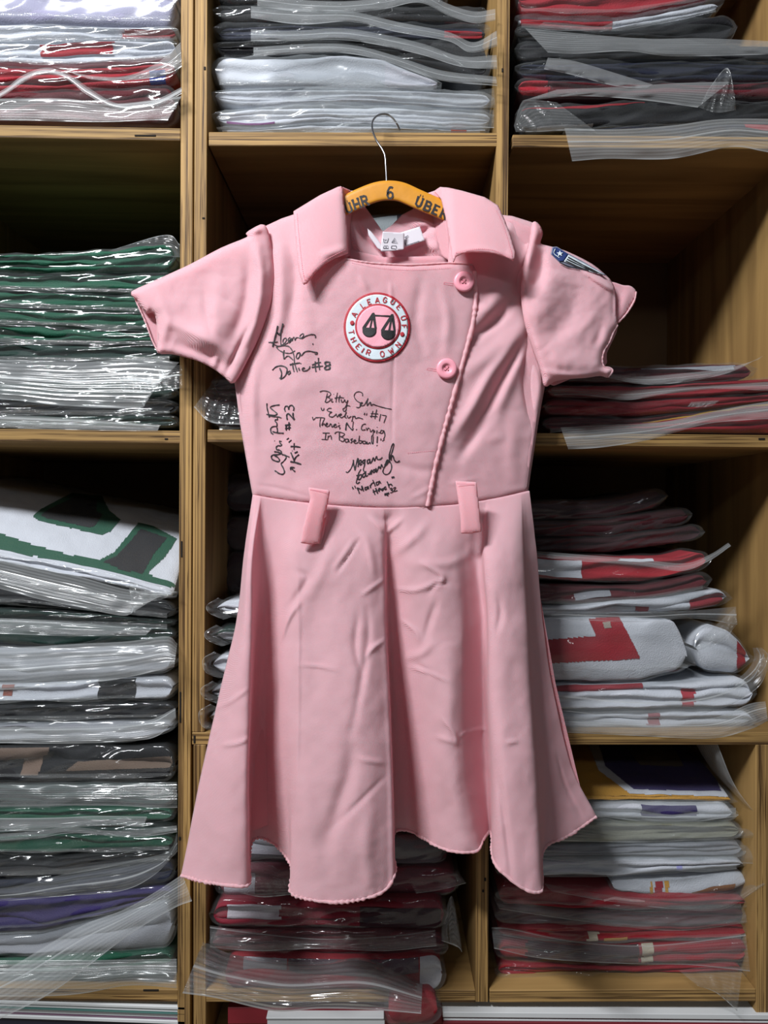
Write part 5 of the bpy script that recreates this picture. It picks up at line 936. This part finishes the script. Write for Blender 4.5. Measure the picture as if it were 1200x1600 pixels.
sig((480, 600), s2, [
 [(165, 105), (215, 90), (290, 105), (315, 140), (290, 165), (250, 175)], [(270, 120), (255, 190), (238, 245)], [(250, 175), (300, 185), (305, 220), (265, 245), (240, 240)], [(330, 190), (325, 240), (350, 235)], [(352, 132), (356, 136)], [(405, 115), (390, 190), (385, 245)], [(440, 150), (425, 200), (425, 245)], [(365, 190), (430, 178), (490, 185)],
 [(455, 205), (460, 240), (490, 235), (500, 205)], [(545, 215), (530, 270), (500, 320), (475, 335), (495, 365), (520, 345), (530, 290), (575, 295)], [(500, 205), (520, 250), (545, 215)],
 [(740, 160), (738, 125), (700, 103), (650, 115), (628, 165), (660, 220), (710, 255), (715, 290), (690, 315), (655, 310)], [(700, 285), (735, 260), (735, 245), (710, 260), (730, 290), (765, 280)], [(765, 280), (800, 220), (815, 190), (800, 240), (800, 290)], [(800, 290), (845, 240), (850, 285), (880, 270), (920, 285), (1020, 315), (1130, 338)],
 [(185, 315), (195, 350)], [(225, 320), (218, 350), (195, 352)], [(325, 325), (290, 325), (265, 350), (300, 370), (330, 375), (300, 395), (295, 430), (340, 440), (380, 410)], [(385, 395), (400, 440), (430, 400)], [(435, 425), (460, 405), (440, 400), (430, 430), (460, 450), (490, 430)], [(490, 440), (520, 390), (520, 375), (505, 440), (530, 455)], [(535, 420), (550, 455), (590, 430)], [(610, 425), (605, 470), (595, 505)], [(605, 440), (640, 430), (645, 460), (690, 450), (745, 468)],
 [(770, 385), (762, 415)], [(800, 390), (790, 420)], [(880, 360), (855, 450)], [(930, 340), (905, 465)], [(850, 395), (950, 400)], [(840, 430), (940, 435)], [(985, 400), (965, 495)], [(1000, 415), (1060, 425)], [(1060, 425), (1040, 480), (1025, 520)],
 [(70, 440), (80, 480), (110, 455)], [(110, 450), (170, 448), (235, 455)], [(180, 455), (170, 510), (170, 575)], [(235, 455), (205, 520), (195, 555), (225, 530), (240, 560)], [(240, 560), (270, 535), (265, 520), (245, 545), (265, 570), (300, 555)], [(300, 555), (310, 530), (325, 545), (330, 575), (355, 560)], [(355, 560), (385, 545), (375, 535), (350, 560), (375, 580), (405, 565)], [(415, 520), (425, 525)], [(440, 550), (415, 565), (440, 585), (430, 605)],
 (2.0, [(530, 515), (520, 560), (515, 620)]), (1.8, [(530, 515), (560, 570), (605, 615), (615, 590)]), [(605, 590), (618, 500)], (2.4, [(655, 605), (662, 612)]), [(785, 535), (750, 540), (725, 580), (735, 615), (780, 610)], [(790, 585), (800, 620), (815, 590), (835, 595)], [(840, 600), (850, 640), (885, 610), (880, 680), (865, 690)], [(905, 620), (900, 650)], [(930, 575), (940, 580)], [(935, 620), (930, 665)], [(950, 650), (980, 650)], [(1020, 625), (990, 620), (980, 655), (1010, 655), (1025, 620), (1040, 690), (1020, 740)],
 [(205, 655), (300, 655)], [(250, 655), (240, 740)], [(190, 740), (270, 745)], [(280, 690), (275, 745)], [(280, 710), (315, 690), (325, 745)], [(365, 665), (400, 640), (460, 650), (500, 670), (470, 700), (440, 700)], (1.9, [(430, 650), (430, 755)]), [(440, 700), (495, 730), (480, 770), (440, 755)], [(545, 735), (510, 740), (510, 775), (545, 770), (550, 735), (560, 780)], [(610, 730), (580, 745), (605, 765), (580, 790)], [(620, 770), (650, 760), (635, 745), (620, 775), (650, 795), (680, 780)], [(700, 690), (690, 780), (720, 790), (735, 765), (700, 755)], [(780, 765), (745, 765), (745, 795), (780, 795), (785, 770), (795, 805)], [(800, 770), (810, 805), (840, 780), (845, 805)], [(865, 690), (860, 760), (870, 805)], [(885, 700), (880, 805)], (2.2, [(940, 700), (935, 790)]), (2.2, [(930, 820), (938, 826)]), [(980, 730), (990, 740), (980, 755)], [(1020, 735), (1030, 745), (1005, 765)],
], 1.35)
s3 = 862/70
sig((410, 620), s3, [
 (1.9, [(88, 125), (88, 200), (110, 300), (135, 400)]), (1.8, [(330, 155), (240, 165), (150, 200), (210, 260), (280, 320), (270, 345), (200, 355), (75, 335)]), (1.7, [(130, 365), (220, 380), (300, 385), (365, 405)]), (1.9, [(285, 400), (290, 440), (255, 440), (245, 470), (275, 500), (285, 570)]), (1.9, [(285, 570), (220, 570), (165, 600), (160, 660), (180, 705), (210, 715)]), (1.9, [(280, 590), (290, 650), (285, 690)]), (1.9, [(190, 665), (250, 685), (320, 695), (410, 700)]),
 (2, [(228, 845), (238, 848)]), (2, [(370, 860), (330, 855), (340, 890), (370, 920), (350, 945), (300, 940), (265, 970), (275, 1010), (310, 1030)]), (2, [(225, 1055), (280, 1060), (340, 1075), (375, 1085)]), (1.9, [(300, 1010), (350, 1040), (370, 1070)]), (2, [(370, 1085), (300, 1110), (200, 1120), (170, 1160), (200, 1210), (290, 1245), (330, 1230), (300, 1170), (220, 1120)]), (1.8, [(370, 1100), (450, 1130), (520, 1160)]), (2, [(375, 1110), (440, 1130), (455, 1180), (400, 1250), (360, 1290), (400, 1370), (425, 1450), (390, 1490), (320, 1475), (270, 1440), (235, 1420)]),
 (2.0, [(442, 284), (426, 235), (440, 190), (475, 178), (500, 212), (506, 248)]), (2.0, [(506, 248), (516, 192), (548, 162), (588, 178), (606, 222), (596, 268)]), (2.2, [(480, 445), (470, 400), (470, 345), (510, 330), (610, 440), (590, 370), (590, 305)]), (2.4, [(510, 485), (515, 640)]), (2.4, [(455, 530), (460, 650)]), (2.4, [(435, 555), (540, 530)]), (2.4, [(435, 615), (545, 590)]),
 (2, [(510, 795), (465, 825)]), (2, [(560, 830), (505, 880)]), (2.2, [(610, 890), (608, 1020)]), (2.2, [(540, 955), (640, 955), (730, 970)]), (2.2, [(618, 1085), (680, 1055)]), (2.2, [(570, 1040), (578, 1043)]), (2.2, [(545, 1070), (580, 1150), (615, 1250)]), (2.2, [(705, 1110), (640, 1165), (610, 1230)]), (2.4, [(535, 1245), (640, 1265), (745, 1298)]), (2, [(620, 1365), (545, 1355), (545, 1410)]), (2, [(560, 1365), (590, 1410), (630, 1440)]),
], 2)
s4 = 1200/110
sig((530, 690), s4, [
 (1.7, [(112, 512), (145, 525), (200, 460), (235, 370), (240, 310), (250, 400), (265, 490)]), (1.9, [(265, 490), (290, 380), (320, 280), (325, 350), (320, 430)]), (1.7, [(335, 390), (375, 345), (370, 310), (340, 340), (350, 400), (390, 380)]), (1.7, [(430, 310), (400, 330), (400, 370), (430, 350), (440, 300), (430, 400), (410, 480), (440, 520)]), (1.7, [(510, 300), (480, 320), (480, 375), (515, 350), (520, 290), (530, 370), (560, 330)]), (1.7, [(560, 330), (580, 270), (600, 330), (620, 280), (640, 250), (650, 300), (700, 300), (735, 265)]),
 (1.7, [(370, 470), (330, 540), (310, 620), (290, 690), (310, 715), (350, 685)]), (1.7, [(290, 580), (350, 570), (380, 560), (375, 610), (340, 650), (320, 630), (345, 560)]), (1.7, [(440, 530), (400, 560), (405, 610), (440, 580), (450, 500), (455, 590), (490, 570)]), (1.7, [(490, 540), (510, 560), (540, 500), (560, 490), (545, 550), (530, 555)]), (1.8, [(610, 470), (580, 490), (585, 530), (615, 500), (625, 450), (630, 520), (655, 480)]), (1.8, [(655, 480), (680, 420), (700, 460), (720, 390), (740, 440)]), (2.4, [(780, 410), (800, 350), (830, 310), (810, 390), (770, 410)]), (3.0, [(800, 380), (860, 320)]),
 (1.7, [(860, 350), (850, 250), (880, 120), (915, 35), (930, 60), (905, 160), (870, 260), (850, 330), (885, 380), (890, 460), (850, 540), (790, 560), (745, 520), (760, 450), (800, 390)]), (1.8, [(880, 320), (900, 240), (920, 250), (935, 310), (980, 350), (1032, 325)]),
 (1.9, [(222, 770), (240, 810)]), (1.9, [(262, 750), (280, 795)]), (1.8, [(345, 885), (325, 830), (305, 790), (360, 810), (385, 820), (385, 750), (400, 800), (415, 845)]), (1.8, [(480, 770), (440, 785), (445, 820), (480, 800), (490, 760), (500, 810)]), (1.8, [(525, 740), (535, 790)]), (1.8, [(530, 750), (560, 710), (590, 700)]), (1.8, [(570, 650), (600, 720), (615, 760)]), (1.8, [(670, 680), (630, 700), (640, 740), (675, 715), (680, 670), (710, 715)]), (2.4, [(900, 595), (908, 625)]), (2.4, [(925, 590), (932, 620)]),
 (2, [(575, 815), (610, 905)]), (2, [(620, 790), (655, 885)]), (2, [(570, 860), (650, 830)]), (2, [(660, 835), (700, 810), (685, 795), (665, 830), (690, 850)]), (2, [(740, 800), (715, 820), (740, 830), (755, 800), (740, 800)]), (2, [(800, 770), (770, 780), (780, 815), (810, 800)]), (2, [(815, 680), (840, 740), (850, 785)]), (2, [(840, 740), (880, 725), (905, 755)]), (2, [(770, 915), (850, 870)]), (2, [(790, 880), (835, 925)]), (2, [(770, 890), (850, 890)]), (2, [(815, 870), (820, 925)]), (1.4, [(856, 808), (892, 792), (904, 808), (878, 830)]), (1.4, [(878, 830), (910, 834), (908, 862), (868, 872)]), (1.4, [(918, 798), (950, 778), (960, 792), (930, 850), (992, 832)]),
], 1.8)
